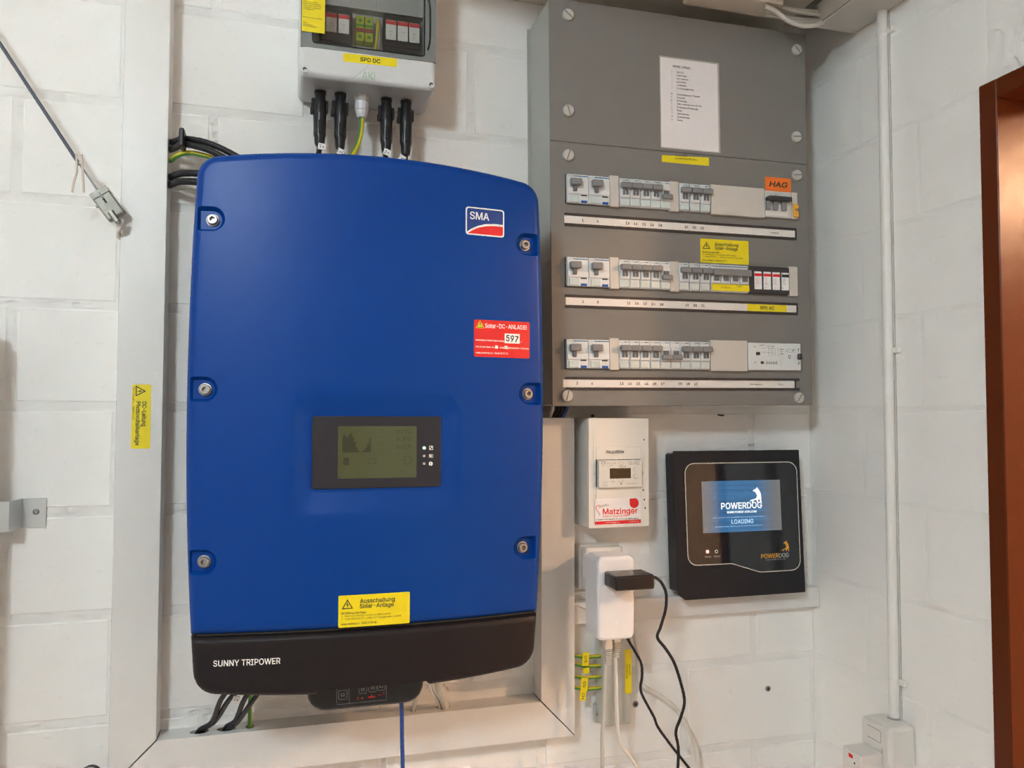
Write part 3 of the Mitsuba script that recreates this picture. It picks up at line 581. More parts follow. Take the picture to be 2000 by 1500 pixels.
tx = [word('Electro Tableau', .0030, .2130, .1420, CZ + .0006, .0320, bold=True), bx(.2130, .2450, .1410, .1413, CZ + .0006, CZ + .0007)]
y = .1325
for a, b in zip(nums, items):
    if a is not None:
        tx += [word(str(a), .0022, .2115, y, CZ + .0006, align='r'), word(b, .0024, .2195, y, CZ + .0006, bold=True)]
        y -= .00535
    else: y -= .0048
put('lettering', cat(*tx), 'print_black', PL, F=FC)

# breakers (prototypes in local metres, origin at the top left corner of the 45 mm opening)
T_M0FC = T4((M0 @ FC).tolist())
def proto(m, smooth=False): return mikit.ply(m, None, smooth=smooth)
PR = {}
def breaker_proto():
    w = .01755
    PR['mcb_body'] = cat(rbox(.0002, w, -.0450, 0, 0, .0070, .0006), rbox(.0006, w - .0004, -.0315, -.0100, .0070, .0100, .0010))
    PR['mcb_window'] = rbox(.0008, w - .0008, -.0442, -.0330, .0070, .0090, .0008)
    PR['mcb_stripe'] = bx(.0088, .0155, -.0034, -.0022, .0070, .0072)
    PR['mcb_brand'] = word('hager', .0014, .0016, -.0034, .0070, .0066, bold=True)
    up = cat(rbox(-.0002, w + .0002, -.0175, -.0085, .0100, .0185, .0018, 2)); dn = moved(up, shift(0, -.0115))
    PR['mcb_toggle_up'], PR['mcb_toggle_down'] = up, cat(rbox(-.0002, w + .0002, -.0305, -.0225, .0100, .0175, .0018, 2))
    leg = cat(rbox(.0048, .0128, -.0270, -.0170, .0100, .0125, .0008))
    PR['mcb_lever_up'], PR['mcb_lever_down'] = cat(bx(.0048, .0072, -.0270, -.0165, .0100, .0130), bx(.0104, .0128, -.0270, -.0165, .0100, .0130), bx(.0048, .0128, -.0200, -.0165, .0100, .0130)), cat(bx(.0048, .0128, -.0232, -.0160, .0100, .0130))
    w2 = .0355
    PR['rcbo_body'] = cat(rbox(.0002, w2, -.0450, 0, 0, .0070, .0006), rbox(.0006, w2 - .0004, -.0315, -.0220, .0070, .0088, .0008))
    PR['rcbo_window'] = rbox(.0030, .0195, -.0442, -.0330, .0070, .0088, .0008)
    PR['rcbo_stripe'] = bx(.0105, .0345, -.0034, -.0020, .0070, .0072)
    PR['rcbo_brand'] = word('hager', .0017, .0022, -.0035, .0070, .0078, bold=True)
    PR['rcbo_toggle'] = rbox(.0038, .0215, -.0185, -.0080, .0075, .0165, .0016, 2)
    PR['rcbo_lever'] = cat(rbox(.0085, .0150, -.0275, -.0180, .0088, .0120, .0008))
    PR['rcbo_slot'] = bx(.0225, .0320, -.0336, -.0318, .0070, .0074)
    PR['rcbo_button'] = rbox(.0225, .0325, -.0446, -.0408, .0070, .0082, .0004)
    w4 = .0705
    PR['four_body'] = cat(*[cat(rbox(.0002 + i * .0176, (i + 1) * .0176, -.0450, 0, 0, .0070, .0006), rbox(.0006 + i * .0176, (i + 1) * .0176 - .0004, -.0315, -.0100, .0070, .0100, .0010)) for i in range(4)])
    PR['four_window'] = cat(*[rbox(.0008 + i * .0176, (i + 1) * .0176 - .0008, -.0442, -.0330, .0070, .0090, .0008) for i in range(4)])
    PR['four_stripe'] = bx(.0015, .0690, -.0034, -.0022, .0070, .0072)
    PR['four_toggle'] = rbox(-.0002, .0707, -.0195, -.0085, .0100, .0185, .0018, 2)
    PR['four_lever'] = cat(*[bx(.0048 + i * .0176, .0128 + i * .0176, -.0270, -.0185, .0100, .0130) for i in range(4)])
    PR['four_tape'] = bx(.0010, .0705, -.0435, -.0325, .0090, .0093)
breaker_proto()
PLY = {k: proto(m, 30 if 'toggle' in k else False) for k, m in PR.items()}
def inst(k, pl, material, x, y):
    scene[k] = {**PLY[pl], 'bsdf': dict(type='ref', id=material), 'to_world': T_M0FC @ T4().translate([x, y, CZ])}; _used.add(k)
ORD = ['first', 'second', 'third', 'fourth', 'fifth', 'sixth', 'seventh', 'eighth', 'ninth']
ROWN = ['top', 'middle', 'bottom']
def mcb(x, y, label, down=False):
    k = thing('circuit_breaker', label, 'circuit breaker', 'narrow circuit breakers in the cabinet')
    inst(k + '__body', 'mcb_body', 'breaker_white', x, y); inst(k + '__label_window', 'mcb_window', 'breaker_window', x, y); inst(k + '__stripe', 'mcb_stripe', 'stripe_blue', x, y); inst(k + '__lettering', 'mcb_brand', 'print_grey', x, y)
    inst(k + '__toggle', 'mcb_toggle_down' if down else 'mcb_toggle_up', 'toggle_grey', x, y); inst(k + '__lever', 'mcb_lever_down' if down else 'mcb_lever_up', 'toggle_dark', x, y)
def rcbo(x, y, label):
    k = thing('residual_current_breaker', label, 'circuit breaker', 'wide breakers with blue test buttons')
    for p, q, m in (('body', 'rcbo_body', 'breaker_white'), ('label_window', 'rcbo_window', 'breaker_window'), ('stripe', 'rcbo_stripe', 'stripe_blue'), ('lettering', 'rcbo_brand', 'print_grey'), ('toggle', 'rcbo_toggle', 'toggle_grey'), ('lever', 'rcbo_lever', 'toggle_dark'), ('slot', 'rcbo_slot', 'print_black'), ('test_button', 'rcbo_button', 'button_blue')):
        inst(k + '__' + p, q, m, x, y)
def filler(x0, x1, y0, y1):
    k = put('filler_plate', rbox(x0, x1, y0, y1, CZ, CZ + .0075, .0006), 'filler_beige', CAB, F=FC); part_label(k, 'beige blank filler plate')
YT = (-.0520, -.1825, -.3105)
XL = (.0250, .0232, .0214)
for r in range(3):
    y, x0 = YT[r], XL[r]
    k = put('opening', bx(x0 - .0012, x0 + .0705, y - .0458, y + .0008, CZ, CZ + .0004), 'dark_gap', CAB, F=FC)
    for i in range(2): rcbo(x0 + i * .0357, y, f'wide breaker with blue test button, {"left" if i == 0 else "right"} one of the pair in the {ROWN[r]} row')
    filler(x0 + .0716, x0 + .0868, y - .0470, y + .0030)
    n = (5, 5, 9)[r]
    xb = (.1128, .1105, .1082)[r]
    for i in range(n):
        dn = i in ((4,), (4,), (4, 5))[r]
        mcb(xb + i * .01785, y, f'narrow circuit breaker, {ORD[i]} of the {"five" if n == 5 else "nine"} side by side in the {ROWN[r]} row' + (', switched down' if dn else ''), dn)
    if r < 2:
        filler((.2008, .1995)[r], (.2170, .2150)[r], y - .0475, y + .0015)
        xc = (.2180, .2152)[r]
        for i in range(3): mcb(xc + i * .0190, y, f'narrow breaker, {ORD[i]} of three right of the second filler plate, {ROWN[r]} row')
y = YT[0]
filler(.2755, .3765, y - .0475, y + .0020)
k = thing('main_switch', 'wide three-pole main switch with dark handle under the orange sticker', 'switch')
put('body', cat(rbox(.3780, .4290, y - .0450, y - .0005, CZ, CZ + .0060, .0006)), 'switch_white', k, F=FC)
put('window', bx(.3790, .4220, y - .0420, y - .0130, CZ + .0060, CZ + .0063), 'strip_paper', k, F=FC)
put('handle', rbox(.3782, .4222, y - .0195, y - .0120, CZ + .0060, CZ + .0190, .0016, 2), 'module_black', k, F=FC, smooth=30)
for x in (.3770, .3915, .4080): put('lever', rbox(max(x, .3783), x + .0085, y - .0340, y - .0190, CZ + .0060, CZ + .0120, .0008), 'toggle_grey', k, F=FC)
put('lettering', word('25 A', .0018, .3990, y - .0090, CZ + .0060, align='c'), 'print_black', k, F=FC)
filler(.4293, .4403, y - .0455, y - .0005)
k = thing('terminal_tag', 'small orange terminal tags right of the main switch', 'tag')
for a, b in ((-.0295, -.0215), (-.0435, -.0330)): put('clip', rbox(.4300, .4398, y + a, y + b, CZ + .0075, CZ + .0120, .0010), 'tag_orange', k, F=FC)
put('clip', rbox(.4295, .4335, y - .036, y - .026, CZ + .0075, CZ + .0110, .0008), 'tag_orange', k, F=FC)
y = YT[1]
k = thing('four_pole_breaker', 'four-pole breaker with one long grey toggle bar and yellow tape', 'circuit breaker')
for p, q, m in (('body', 'four_body', 'breaker_white'), ('label_window', 'four_window', 'breaker_window'), ('stripe', 'four_stripe', 'stripe_blue'), ('toggle', 'four_toggle', 'toggle_grey'), ('lever', 'four_lever', 'toggle_dark'), ('yellow_tape', 'four_tape', 'sticker_yellow')):
    inst(k + '__' + p, q, m, .2722, y)
put('lettering', cat(word('PV-ANLAGE', .0022, .290, y - .0395, CZ + .0094), word('LS 25A', .0022, .319, y - .0360, CZ + .0094)), 'print_black', k, F=FC)
k = thing('surge_arrester', 'black surge arrester with four white cartridges in the middle row of the cabinet', 'surge arrester')
put('base', rbox(.3432, .4205, y - .0450, y + .0005, CZ, CZ + .0080, .0010), 'module_black', k, F=FC)
for i, x in enumerate((.3525, .3700, .3872, .4045)):
    m = put('cartridge', rbox(x, x + .0142, y - .0385, y - .0085, CZ + .0080, CZ + .0100, .0006), 'print_white', k, F=FC)
    put('colour_band', bx(x, x + .0142, y - .0165, y - .0120, CZ + .0100, CZ + .0102), 'module_black' if i == 3 else 'print_red', m, F=FC)
    put('lettering', cat(*[word(t, .0015, x + .0012, y - b, CZ + .0100) for t, b in (('T2', .0110), ('275 V', .0205), ('40 kA', .0235), ('20 kA', .0265), ('L N PE', .0295), ('IEC', .0360))]), 'print_black' if i == 3 else 'module_red', m, F=FC)
    put('slot', bx(x + .005, x + .0085, y - .0045, y - .0030, CZ + .0080, CZ + .0084), 'dark_gap', k, F=FC)
filler(.4210, .4375, y - .0470, y + .0030)
y = YT[2]
filler(.2700, .3382, y - .0470, y + .0035)
k = thing('relay_module', 'wide white relay module with printed diagram in the bottom row', 'relay')
put('body', rbox(.3395, .4400, y - .0450, y + .0005, CZ, CZ + .0080, .0008), 'breaker_white', k, F=FC)
z = CZ + .0080
put('lettering', cat(word('I', .0042, .4345, y - .0125, z, bold=True), word('C', .0055, .4155, y - .0250, z, bold=True), word('0', .0042, .4340, y - .0350, z, bold=True), word('36668', .0050, .3720, y - .0350, z, .0220), word('TRE 230V', .0022, .374, y - .0065, z), word('50 Hz', .0022, .362, y - .0045, z), word('S1', .0022, .350, y - .0075, z), word('OK', .0022, .350, y - .0335, z),
                     *[bx(.3640, .3900, y - a, y - a + .0003, z, z + .0001) for a in (.0085, .0160)], *[bx(.378 + i * .006, .3783 + i * .006, y - .021, y - .008, z, z + .0001) for i in range(5)], *[bx(.4000, .4075, y - a, y - a + .0006, z, z + .0001) for a in (.010, .014, .018)],
                     ring(sbox(.4130, y - .0145, .4235, y - .0095), .0004, z, z + .0001), bx(.4095, .413, y - .0122, y - .0118, z, z + .0001), tube([(.4240, y - .012, z), (.4275, y - .009, z), (.4285, y - .012, z), (.4250, y - .0145, z)], .0003, 5, 4)), 'print_black', k, F=FC)
put('lamp_window', bx(.3540, .3615, y - .0200, y - .0150, z, z + .0003), 'dark_gap', k, F=FC)
put('lamp_window', bx(.3625, .3680, y - .0345, y - .0305, z, z + .0003), 'dark_gap', k, F=FC)
put('knob', rbox(.4325, .4390, y - .0265, y - .0170, z, z + .0060, .0012), 'module_black', k, F=FC)
put('divider', bx(.4010, .4013, y - .0445, y - .022, z, z + .0002), 'print_grey', k, F=FC)
# nail heads and things near the cabinet
k = put('nail', cyl((.7430, .0045, 0), (.7475, .0030, .012), .0013, n=8), 'strip_black'); tag(k, 'small black nail in the wall under the cabinet', 'nail')
k = put('nail', lathe([(0, .0022), (.004, .0022)], (.5026, .0023, 0), (0, 0, 1), 8), 'strip_black'); tag(k, 'tiny black screw head in the wall above the meter box', 'screw')
for i, (a, b, m, r) in enumerate(((.4170, .4165, 'cable_white', .0035), (.4270, .4235, 'cable_black', .0040), (.4340, .4300, 'cable_black', .0040), (.4410, .4370, 'cable_blue', .0035))):
    cable('cable', [(a + .006, .030, .03), (a + .003, .012, .03), (b, -.002, .028), (b - .003, -.03, .026)], r, m, ('white cable', 'left black cable', 'right black cable', 'dark blue cable')[i] + ' passing from the cabinet into the trunking below')

# ------------------------------------------------------------------ house meter box
MB = thing('meter_box', 'white plastic house meter box under the grey cabinet', 'meter box')
mx0, mx1, my0, my1, mz = .4674, .5745, -.1786, -.0010, .070
fb = mani(rbox(mx0, mx1, my0, my1, 0, mz, .003, 2)) - mani(trimesh.convex.convex_hull([(x, y, z) for x0, x1, y0, y1, z in ((.4790, .5620, -.178, -.0075, mz + .001), (.4840, .5580, -.1735, -.0400, mz - .0015)) for x in (x0, x1) for y in (y0, y1)]))
put('body', rbox(mx0, mx1, my0, my1, 0, mz - .002, .003, 2), 'meter_white', MB, smooth=30)
put('cover', hullplate(rrect(mx0 + .0005, mx1 - .0005, my0 + .0005, my1 - .0005, .002), mz - .002, mz, .0012, 2), 'meter_white', MB, smooth=30)
put('centre_strip', cat(rbox(.4805, .5590, -.1735, -.0480, mz, mz + .0012, .0008), flat(Polygon([(.4765, -.015), (.4795, -.045), (.4795, -.125), (.4765, -.150)]), mz, mz + .0008)), 'meter_white', MB)
put('lettering', word('Hauszähler', .0052, .4975, -.0585, mz + .0012, .0320, bold=True), 'print_black', MB)
MT = put('meter', rbox(.4815, .5585, -.1135, -.0690, mz + .0012, mz + .0080, .0012), 'meter_panel', MB); part_label(MT, 'grey white energy meter with small display')
put('gap', cat(bx(.4800, .5575, -.0690, -.0682, mz + .0012, mz + .0014), bx(.4800, .4815, -.1120, -.0690, mz + .0012, mz + .0014)), 'dark_gap', MB)
z = mz + .0080
put('screen', bx(.5012, .5376, -.0985, -.0822, z, z + .0003), 'meter_lcd', MT)
put('digits', word('13', .0085, .5262, -.0945, z + .0003, .0085), 'print_black', MT)
for y in (-.0835, -.0950): put('button', lathe([(0, .0046), (.0012, .0044), (.0016, .0036)], (.5467, y, z), (0, 0, 1)), 'meter_panel', MT, smooth=30)
put('lettering', cat(word('CE', .0048, .4865, -.0755, z, .0085), word('M21  1259', .0020, .4965, -.0752, z, .0150), word('Typ 2C 80A', .0014, .4875, -.0785, z, .0200), word('0000/kWh', .0018, .5180, -.0805, z), word('L3 6A', .0020, .5335, -.0728, z, .0060), word('60001-A', .0020, .5435, -.0728, z, .0100),
                     word('||||||||||||||', .0026, .5340, -.0765, z, .0190), ring(Point(.5202, -.0745).buffer(.0036), .0005, z, z + .0001), flat(Point(.5208, -.1068).buffer(.0015), z, z + .0002), word('Test-LED', .0016, .5160, -.1040, z), word('230/400V', .0016, .4880, -.1045, z), word('10(80)A', .0016, .4880, -.1075, z), word('3x  50 Hz', .0016, .4880, -.1105, z), word('05 01', .0016, .5040, -.1045, z), word('Typ 2C Sagemm', .0016, .5310, -.1078, z, .0170)), 'toggle_grey', MT)
put('clip', cat(bx(.5575, .5600, -.0930, -.0885, mz + .0012, mz + .006), bx(.4770, .4785, -.0925, -.0905, mz, mz + .001)), 'toggle_grey', MB)
for x, y in ((.5653, -.0370), (.5632, -.1188), (.5650, -.1346), (.5663, -.1480)): put('slot', bx(x - .0008, x + .0010, y - .0014, y + .0014, mz, mz + .0003), 'dark_gap', MB)
ST = put('company_sticker', flat(rrect(.4785, .5585, -.1735, -.1310, .001), mz + .0012, mz + .0014), 'paper_white', MB); part_label(ST, 'company sticker with red lettering')
z = mz + .0014
put('red_print', cat(word('Matzinger', .0088, .4915, -.1560, z, .0610, bold=True), word('Elektro-Technik AG', .0030, .4920, -.1606, z, .0410), flat(Polygon([(.4785, -.1720), (.5582, -.1720), (.5582, -.1660), (.4785, -.1672)]), z, z + .0001),
                   flat(unary_union([Point(.5465, -.1395).buffer(.0080), sbox(.5385, -.1395, .5465, -.1320)]).buffer(-.001).buffer(.001), z, z + .0001), tube([(.4868, -.1408, z), (.4815, -.1425, z), (.4798, -.1462, z), (.4825, -.1500, z)], .0005, 5, 6)), 'print_red', ST)
put('white_print', cat(word('Pikett', .0030, .5465, -.1376, z + .0001, .0110, bold=True, align='c', turn=8), word('24 x 7', .0030, .5465, -.1428, z + .0001, .0110, bold=True, align='c', turn=8), word('www.matzinger.ch', .0022, .4960, -.1702, z + .0001, .0240), word('info@matz.ch', .0022, .5370, -.1698, z + .0001, .0170)), 'print_white', ST)
put('black_print', cat(word('Service von', .0017, .4850, -.1440, z, .0140, turn=14, pivot=(.485, -.144, 0)), word('A bis Zufrieden', .0017, .4850, -.1462, z, .0175, turn=14, pivot=(.485, -.1462, 0)), word('8355 Aadorf | 8500 Frauenfeld | Tel. 052 368 01 11 | info@matzinger.ch', .0019, .4805, -.1652, z, .0740, bold=True)), 'print_black', ST)
put('cable_drawing', cat(tube([(.4825, -.1500, z), (.4850, -.1535, z), (.4868, -.1570, z)], .0009, 5, 4)), 'print_grey', ST)

# ------------------------------------------------------------------ black touch display (leans out at the foot, on the narrow trunking)
FD = shift(.6335, -.0575, .0395) @ rot(-3.1, (1, 0, 0))
TDp = thing('touch_display', 'black wall display with lit blue start screen', 'display')
put('rear_box', rbox(.003, .2465, -.2360, -.0035, -.0380, -.0022, .003), 'display_black', TDp, F=FD)
plate = Polygon([(0, 0), (.2478, 0), (.2478, -.2490), (.0140, -.2490), (0, -.2380)])
put('front_plate', hullplate(plate.buffer(-.002).buffer(.002), -.0022, 0, .0008, 2), 'display_black', TDp, F=FD, smooth=30)
def path_line(o=0):
    c = Polygon([(.0195, -.0205), (.2415, -.0205), (.2395, -.2100), (.1580, -.2100), (.1050, -.1940), (.0205, -.1930)])
    return c.buffer(-.020).buffer(.020, quad_segs=8) if o == 0 else c
pl = Polygon([(.0195, -.0205), (.2415, -.0205), (.2400, -.2105), (.1580, -.2105), (.1040, -.1935), (.0200, -.1930)]).buffer(-.018).buffer(.036, quad_segs=8).buffer(-.018, quad_segs=8)
put('glass', flat(pl, 0, .0006), 'display_glass', TDp, F=FD)
put('outline', ring(pl, .0016, .0006, .0009), 'filler_beige', TDp, F=FD)
def c_screen(p, n, uv):
    cx = dr.abs(uv.x - 0.47) * 2
    t = mikit.smoothstep(0.35, 1.0, cx)
    s = 0.75 + 0.5 * mikit.noise(uv.y * 40, uv.x * 1.2, 0)
    return mikit.mix((0.030 * s, 0.135 * s, 0.300 * s), (0.165, 0.165, 0.160), t)
SCR = trimesh.Trimesh([(.0508, -.1395, .0009), (.2050, -.1395, .0009), (.2050, -.0520, .0009), (.0508, -.0520, .0009)], [(0, 1, 2), (0, 2, 3)], process=False)
sk = put('screen', SCR, 'display_glass', TDp, F=FD, uv=np.array([(0, 0), (1, 0), (1, 1), (0, 1)], float), emitter=dict(type='area', radiance=mikit.proc(c_screen))); part_label(sk, 'lit blue grey screen')
DOG = [(0, .10), (.10, .17), (.22, .20), (.40, .24), (.52, .30), (.58, .45), (.50, .62), (.42, .70), (.30, .74), (.28, .80), (.42, .86), (.55, .92), (.60, 1.0), (.66, .92), (.76, .80), (.86, .60), (.90, .40), (.88, .20), (.92, 0), (.82, 0), (.76, .18), (.66, .20), (.64, 0), (.56, 0), (.52, .16), (.36, .16), (.28, .08), (.24, 0), (.16, 0), (.20, .10), (.12, .11), (.02, .06)]
def dog(x, y, w, h, z): return flat(Polygon([(x + a * w, y + b * h) for a, b in DOG]).buffer(0), z, z + .0001)
glow = lambda c: dict(type='area', radiance=dict(type='rgb', value=list(c)))
z = .0009
put('lettering', cat(word('POWERDOG', .0102, .0870, -.1000, z, .0800, bold=True), word('WWW.POWER-DOG.COM', .0034, .0978, -.1075, z, .0580, bold=True), dog(.1430, -.0905, .0260, .0265, z)), 'print_white', TDp, F=FD, emitter=glow((1.0, 1.0, .97)))
put('loading_text', word('LOADING', .0068, .1060, -.1255, z, .0430, bold=True), 'print_white', TDp, F=FD, emitter=glow((.03, .27, .52)))
put('screen_lines', cat(bx(.0700, .1710, -.1148, -.1142, z, z + .0001), bx(.0740, .1650, -.1300, -.1294, z, z + .0001)), 'print_white', TDp, F=FD, emitter=glow((.03, .20, .42)))
z = .0006
put('logo', cat(word('POWER', .0072, .1612, -.1868, z, .0350, bold=True), dog(.2020, -.1765, .0175, .0185, z)), 'print_orange', TDp, F=FD)
put('logo_text', cat(word('DOG', .0072, .1970, -.1868, z, .0195, bold=True), word('WWW.POWER-DOG.COM', .0016, .1700, -.1905, z, .0400)), 'print_grey', TDp, F=FD)
put('power_light', lathe([(0, .0032), (.0006, .0032), (.0010, .002)], (.0578, -.1705, z), (0, 0, 1)), 'print_white', TDp, F=FD, emitter=glow((1.0, .28, .20)))
put('status_ring', flat(Point(.0748, -.1710).buffer(.0030).difference(Point(.0748, -.1710).buffer(.0020)), z, z + .0003), 'print_white', TDp, F=FD)
put('light_captions', cat(word('Power', .0028, .0530, -.1805, z, .0118), word('Status', .0028, .0695, -.1805, z, .0125)), 'print_grey', TDp, F=FD)

# ------------------------------------------------------------------ wall socket, network adapter, power supply and their cables
k = thing('wall_socket', 'white surface wall socket behind the white network adapter', 'socket')
put('base', rbox(.4685, .5400, -.2840, -.2110, 0, .026, .003, 2), 'socket_white', k, smooth=30)
put('cover', rbox(.4700, .5360, -.2815, -.2120, .026, .050, .004, 2), 'socket_white', k, smooth=30)
k = thing('network_adapter', 'white plug-in network adapter with rounded corners and small light', 'adapter')
put('plug', rbox(.4640, .5040, -.2600, -.2200, .0505, .0975, .003), 'adapter_white', k)
put('body', hullplate(rrect(.4520, .5130, -.3350, -.2100, .010), .097, .145, .005, 4), 'adapter_white', k, smooth=30)
put('outlet_ring', flat(Point(.4830, -.2400).buffer(.0190).difference(Point(.4830, -.2400).buffer(.0185)), .145, .1451), 'socket_white', k)
put('status_light', lathe([(0, .0009), (.0003, .0009)], (.4825, -.3095, .145), (0, 0, 1), 10), 'print_white', k, emitter=glow((1.4, 1.5, 1.6)))
k = thing('power_supply', 'small black power supply plugged into the white network adapter', 'power supply')
put('body', rbox(.4627, .5243, -.2520, -.2308, .1455, .190, .003, 3), 'adapter_black', k, smooth=30)
cable('cable', [(.5235, -.2385, .170), (.5400, -.2420, .160), (.5587, -.2513, .130), (.5710, -.2607, .120), (.5779, -.2770, .12), (.5769, -.3008, .12), (.5679, -.3279, .12), (.5625, -.3433, .12), (.5764, -.3617, .12), (.5913, -.3851, .12), (.6026, -.4177, .12), (.6086, -.4460, .12), (.6022, -.4691, .12), (.5932, -.4918, .12), (.5974, -.5237, .12), (.592, -.60, .12)], .0023, 'cable_black', 'wavy black cable hanging from the black power supply')
cable('cable', [(.518, -.328, .08), (.5257, -.3509, .090), (.5379, -.3711, .090), (.5485, -.3904, .090), (.5501, -.4106, .090), (.5474, -.4304, .090), (.5535, -.4470, .090), (.5702, -.4766, .090), (.5773, -.4934, .090), (.5996, -.5239, .090), (.6338, -.5665, .090), (.66, -.60, .09)], .0021, 'cable_black', 'black cable coming out below the white network adapter')
for x0, x1, y1, m, pts, lab in ((.4820, .4945, -.3810, 'cable_grey', [(.4880, -.375, .092), (.4862, -.4129, .09), (.4843, -.4680, .09), (.4816, -.5070, .09), (.4832, -.60, .09)], 'grey network cable with ribbed plug, left one under the adapter'),
                               (.4975, .5085, -.3715, 'cable_white', [(.5029, -.366, .092), (.5053, -.4067, .09), (.5068, -.4703, .09), (.5127, -.5104, .09), (.5327, -.5403, .09), (.575, -.60, .09)], 'white network cable with short plug, right one under the adapter')):
    k = thing('network_cable', lab, 'cable')
    put('plug', rbox(x0, x1, y1 + .020, -.3352, .090, .103, .001), 'socket_white', k)
    put('boot', cat(*[rbox(x0 + .0006 + i * .00022, x1 - .0006 - i * .00022, y1 + .020 - (i + 1) * .0030, y1 + .020 - i * .0030 - .0008, .0905, .1020, .0006) for i in range(8)], bx(x0 + .003, x1 - .003, y1 - .004, y1 + .02, .092, .100)), 'cable_grey', k)
    put('cord', tube(pts, .0030, 10), m, k, smooth=50)
cable('cable', [(.548, -.30, .03), (.5600, -.335, .022), (.5684, -.3617, .020), (.5758, -.3920, .018), (.5793, -.4348, .016), (.5848, -.4523, .016), (.6169, -.4723, .016), (.6455, -.4964, .018), (.6694, -.5332, .020), (.6837, -.5692, .022), (.688, -.62, .022)], .0042, 'cable_white', 'thick off-white cable looping over the wall below the display')
cable('cable', [(.452, -.2900, .020), (.4640, -.2880, .030), (.4750, -.2845, .042), (.4850, -.2860, .045)], .0022, 'cable_white', 'upper thin white wire beside the right trunking')
cable('cable', [(.452, -.3045, .020), (.4640, -.3080, .026), (.4750, -.3115, .032), (.4900, -.3180, .034)], .0022, 'cable_white', 'lower thin white wire beside the right trunking')
EBX = thing('earth_bar_box', 'narrow grey box with yellow tape for the earth wires', 'junction box')
put('cover', hullplate(rrect(.5060, .5560, -.5060, -.3500, .004), 0.004, .040, .006, 3), 'earth_box_grey', EBX, smooth=30)
put('bracket', rbox(.5005, .5200, -.5080, -.4780, .003, .012, .001), 'zinc', EBX)
put('bracket_screw', lathe([(0, .0032), (.002, .003), (.0026, .002)], (.5055, -.4930, .012), (0, 0, 1), 12), 'steel', EBX)
tp_ = put('yellow_tape', bx(.5428, .5548, -.4548, -.3830, .040, .0403), 'sticker_yellow', EBX); part_label(tp_, 'yellow label tape with sideways lettering')
pv = (.5488, -.418, 0)
put('lettering', cat(word('PAS PE4', .0026, .5385, -.4170, .0403, .0170, turn=-90, pivot=pv), word('PV ANLAGE', .0026, .5385, -.4215, .0403, .0225, turn=-90, pivot=pv)), 'print_black', tp_)
for (a, b), lab in zip(((-.3908, -.3944), (-.4040, -.4102), (-.4238, -.4278), (-.4420, -.4461)), ('topmost', 'second', 'third', 'lowest')):
    gy_cable([(.450, a + .001, .022), (.461, a, .025), (.480, (a + b) / 2 - .001, .027), (.5061, b, .025), (.512, b, .022)], .0030, f'green and yellow earth wire beside the right trunking, {lab} of four', 4.2, .5)
for x, y, w, h, a, t, lab in ((.4760, -.3945, .0110, .0220, -3, 'U/E', 'yellow wire tag at the top of the earth wires'), (.4770, -.4130, .0105, .0090, 3, '', 'yellow blank wire tag between upper and middle tags'), (.4735, -.4350, .0118, .0215, -4, 'OV', 'yellow wire tag in the middle of the earth wires'), (.4708, -.4525, .0105, .0155, -7, 'CH', 'lowest yellow wire tag on the earth wires')):
    A = shift(x, y, .0345) @ rot(a, (0, 0, 1)); k = thing('wire_tag', lab, 'tag', 'yellow wire tags')
    put('plate', rbox(-w / 2, w / 2, -h / 2, h / 2, -.0014, .0014, .0006), 'sticker_yellow', k, F=A)
    if t: put('lettering', moved(word(t, .0052, 0, -.0026, .0014, align='c'), rot(-90, (0, 0, 1))), 'print_black', k, F=A)
def wall_plug(x, y, r, label):
    k = thing('wall_plug', label, 'wall plug')
    put('sleeve', lathe([(0, r), (.0012, r), (.0014, r * .8)], (x, y, -.0004), (0, 0, 1), 14), 'toggle_grey', k)
    put('hole', lathe([(0, r * .45), (.0003, r * .45)], (x, y, .0010), (0, 0, 1), 12), 'dark_gap', k)
wall_plug(.5798, -.4884, .0055, 'grey wall plug next to the narrow grey earth box')
wall_plug(.8388, -.4862, .0050, 'grey wall plug in the empty wall below the display')

# ------------------------------------------------------------------ things at the left edge
TN = thing('cable_strainer', 'grey wire with metal tensioner running up to the left edge', 'wire tensioner')
put('coated_wire', tube([(-.50, .695, .060), (-.3776, .5030, .060), (-.2790, .3487, .060)], .0024, 8, 4), 'rod_blue_grey', TN, smooth=50)
put('clamp_knot', moved(trimesh.creation.icosphere(1, .0034), shift(-.2785, .3480, .060)), 'rod_grey', TN, smooth=True)
put('thin_wire', tube([(-.2790, .3487, .060), (-.2690, .3350, .062), (-.2450, .2990, .0685)], .0013, 8, 3), 'rod_grey', TN, smooth=50)
ang = math.degrees(math.atan2(.284 - .316, -.221 + .244))
A = shift(-.2407, .2935, .060) @ rot(ang, (0, 0, 1))
put('body', mani(rbox(-.021, .021, -.0125, .0125, -.009, .0065, .0025, 2)) - mani(bx(-.022, -.012, -.011, .011, -.0075, .005)), 'tin_grey', TN, F=A, smooth=30)
put('end_flap', rbox(-.0215, -.0125, -.0125, .0125, .0066, .0080, .0005), 'tin_grey', TN, F=A)
put('side_edge', rbox(-.019, .021, .0126, .0138, -.008, .0055, .0004), 'steel_dark', TN, F=A)
put('slot', bx(-.010, -.001, -.0012, .0012, .0065, .0068), 'dark_gap', TN, F=A)
put('bolt', cat(cyl((.012, -.003, .0075), (.028, -.003, .0065), .0040, n=6), cyl((.026, -.003, .0065), (.031, -.003, .006), .0028, n=10)), 'steel_dark', TN, F=A, smooth=30)
put('cross_pin', cyl((-.004, -.0145, .003), (-.004, .0115, .003), .0016, n=10), 'steel_dark', TN, F=A)
put('hook', tube([(-.2215, .2745, .060), (-.2235, .2660, .058), (-.2290, .2590, .050), (-.2325, .2560, .030), (-.2330, .2570, .012), (-.2330, .2600, -.001)], .0028, 10), 'cable_white', TN, smooth=50)
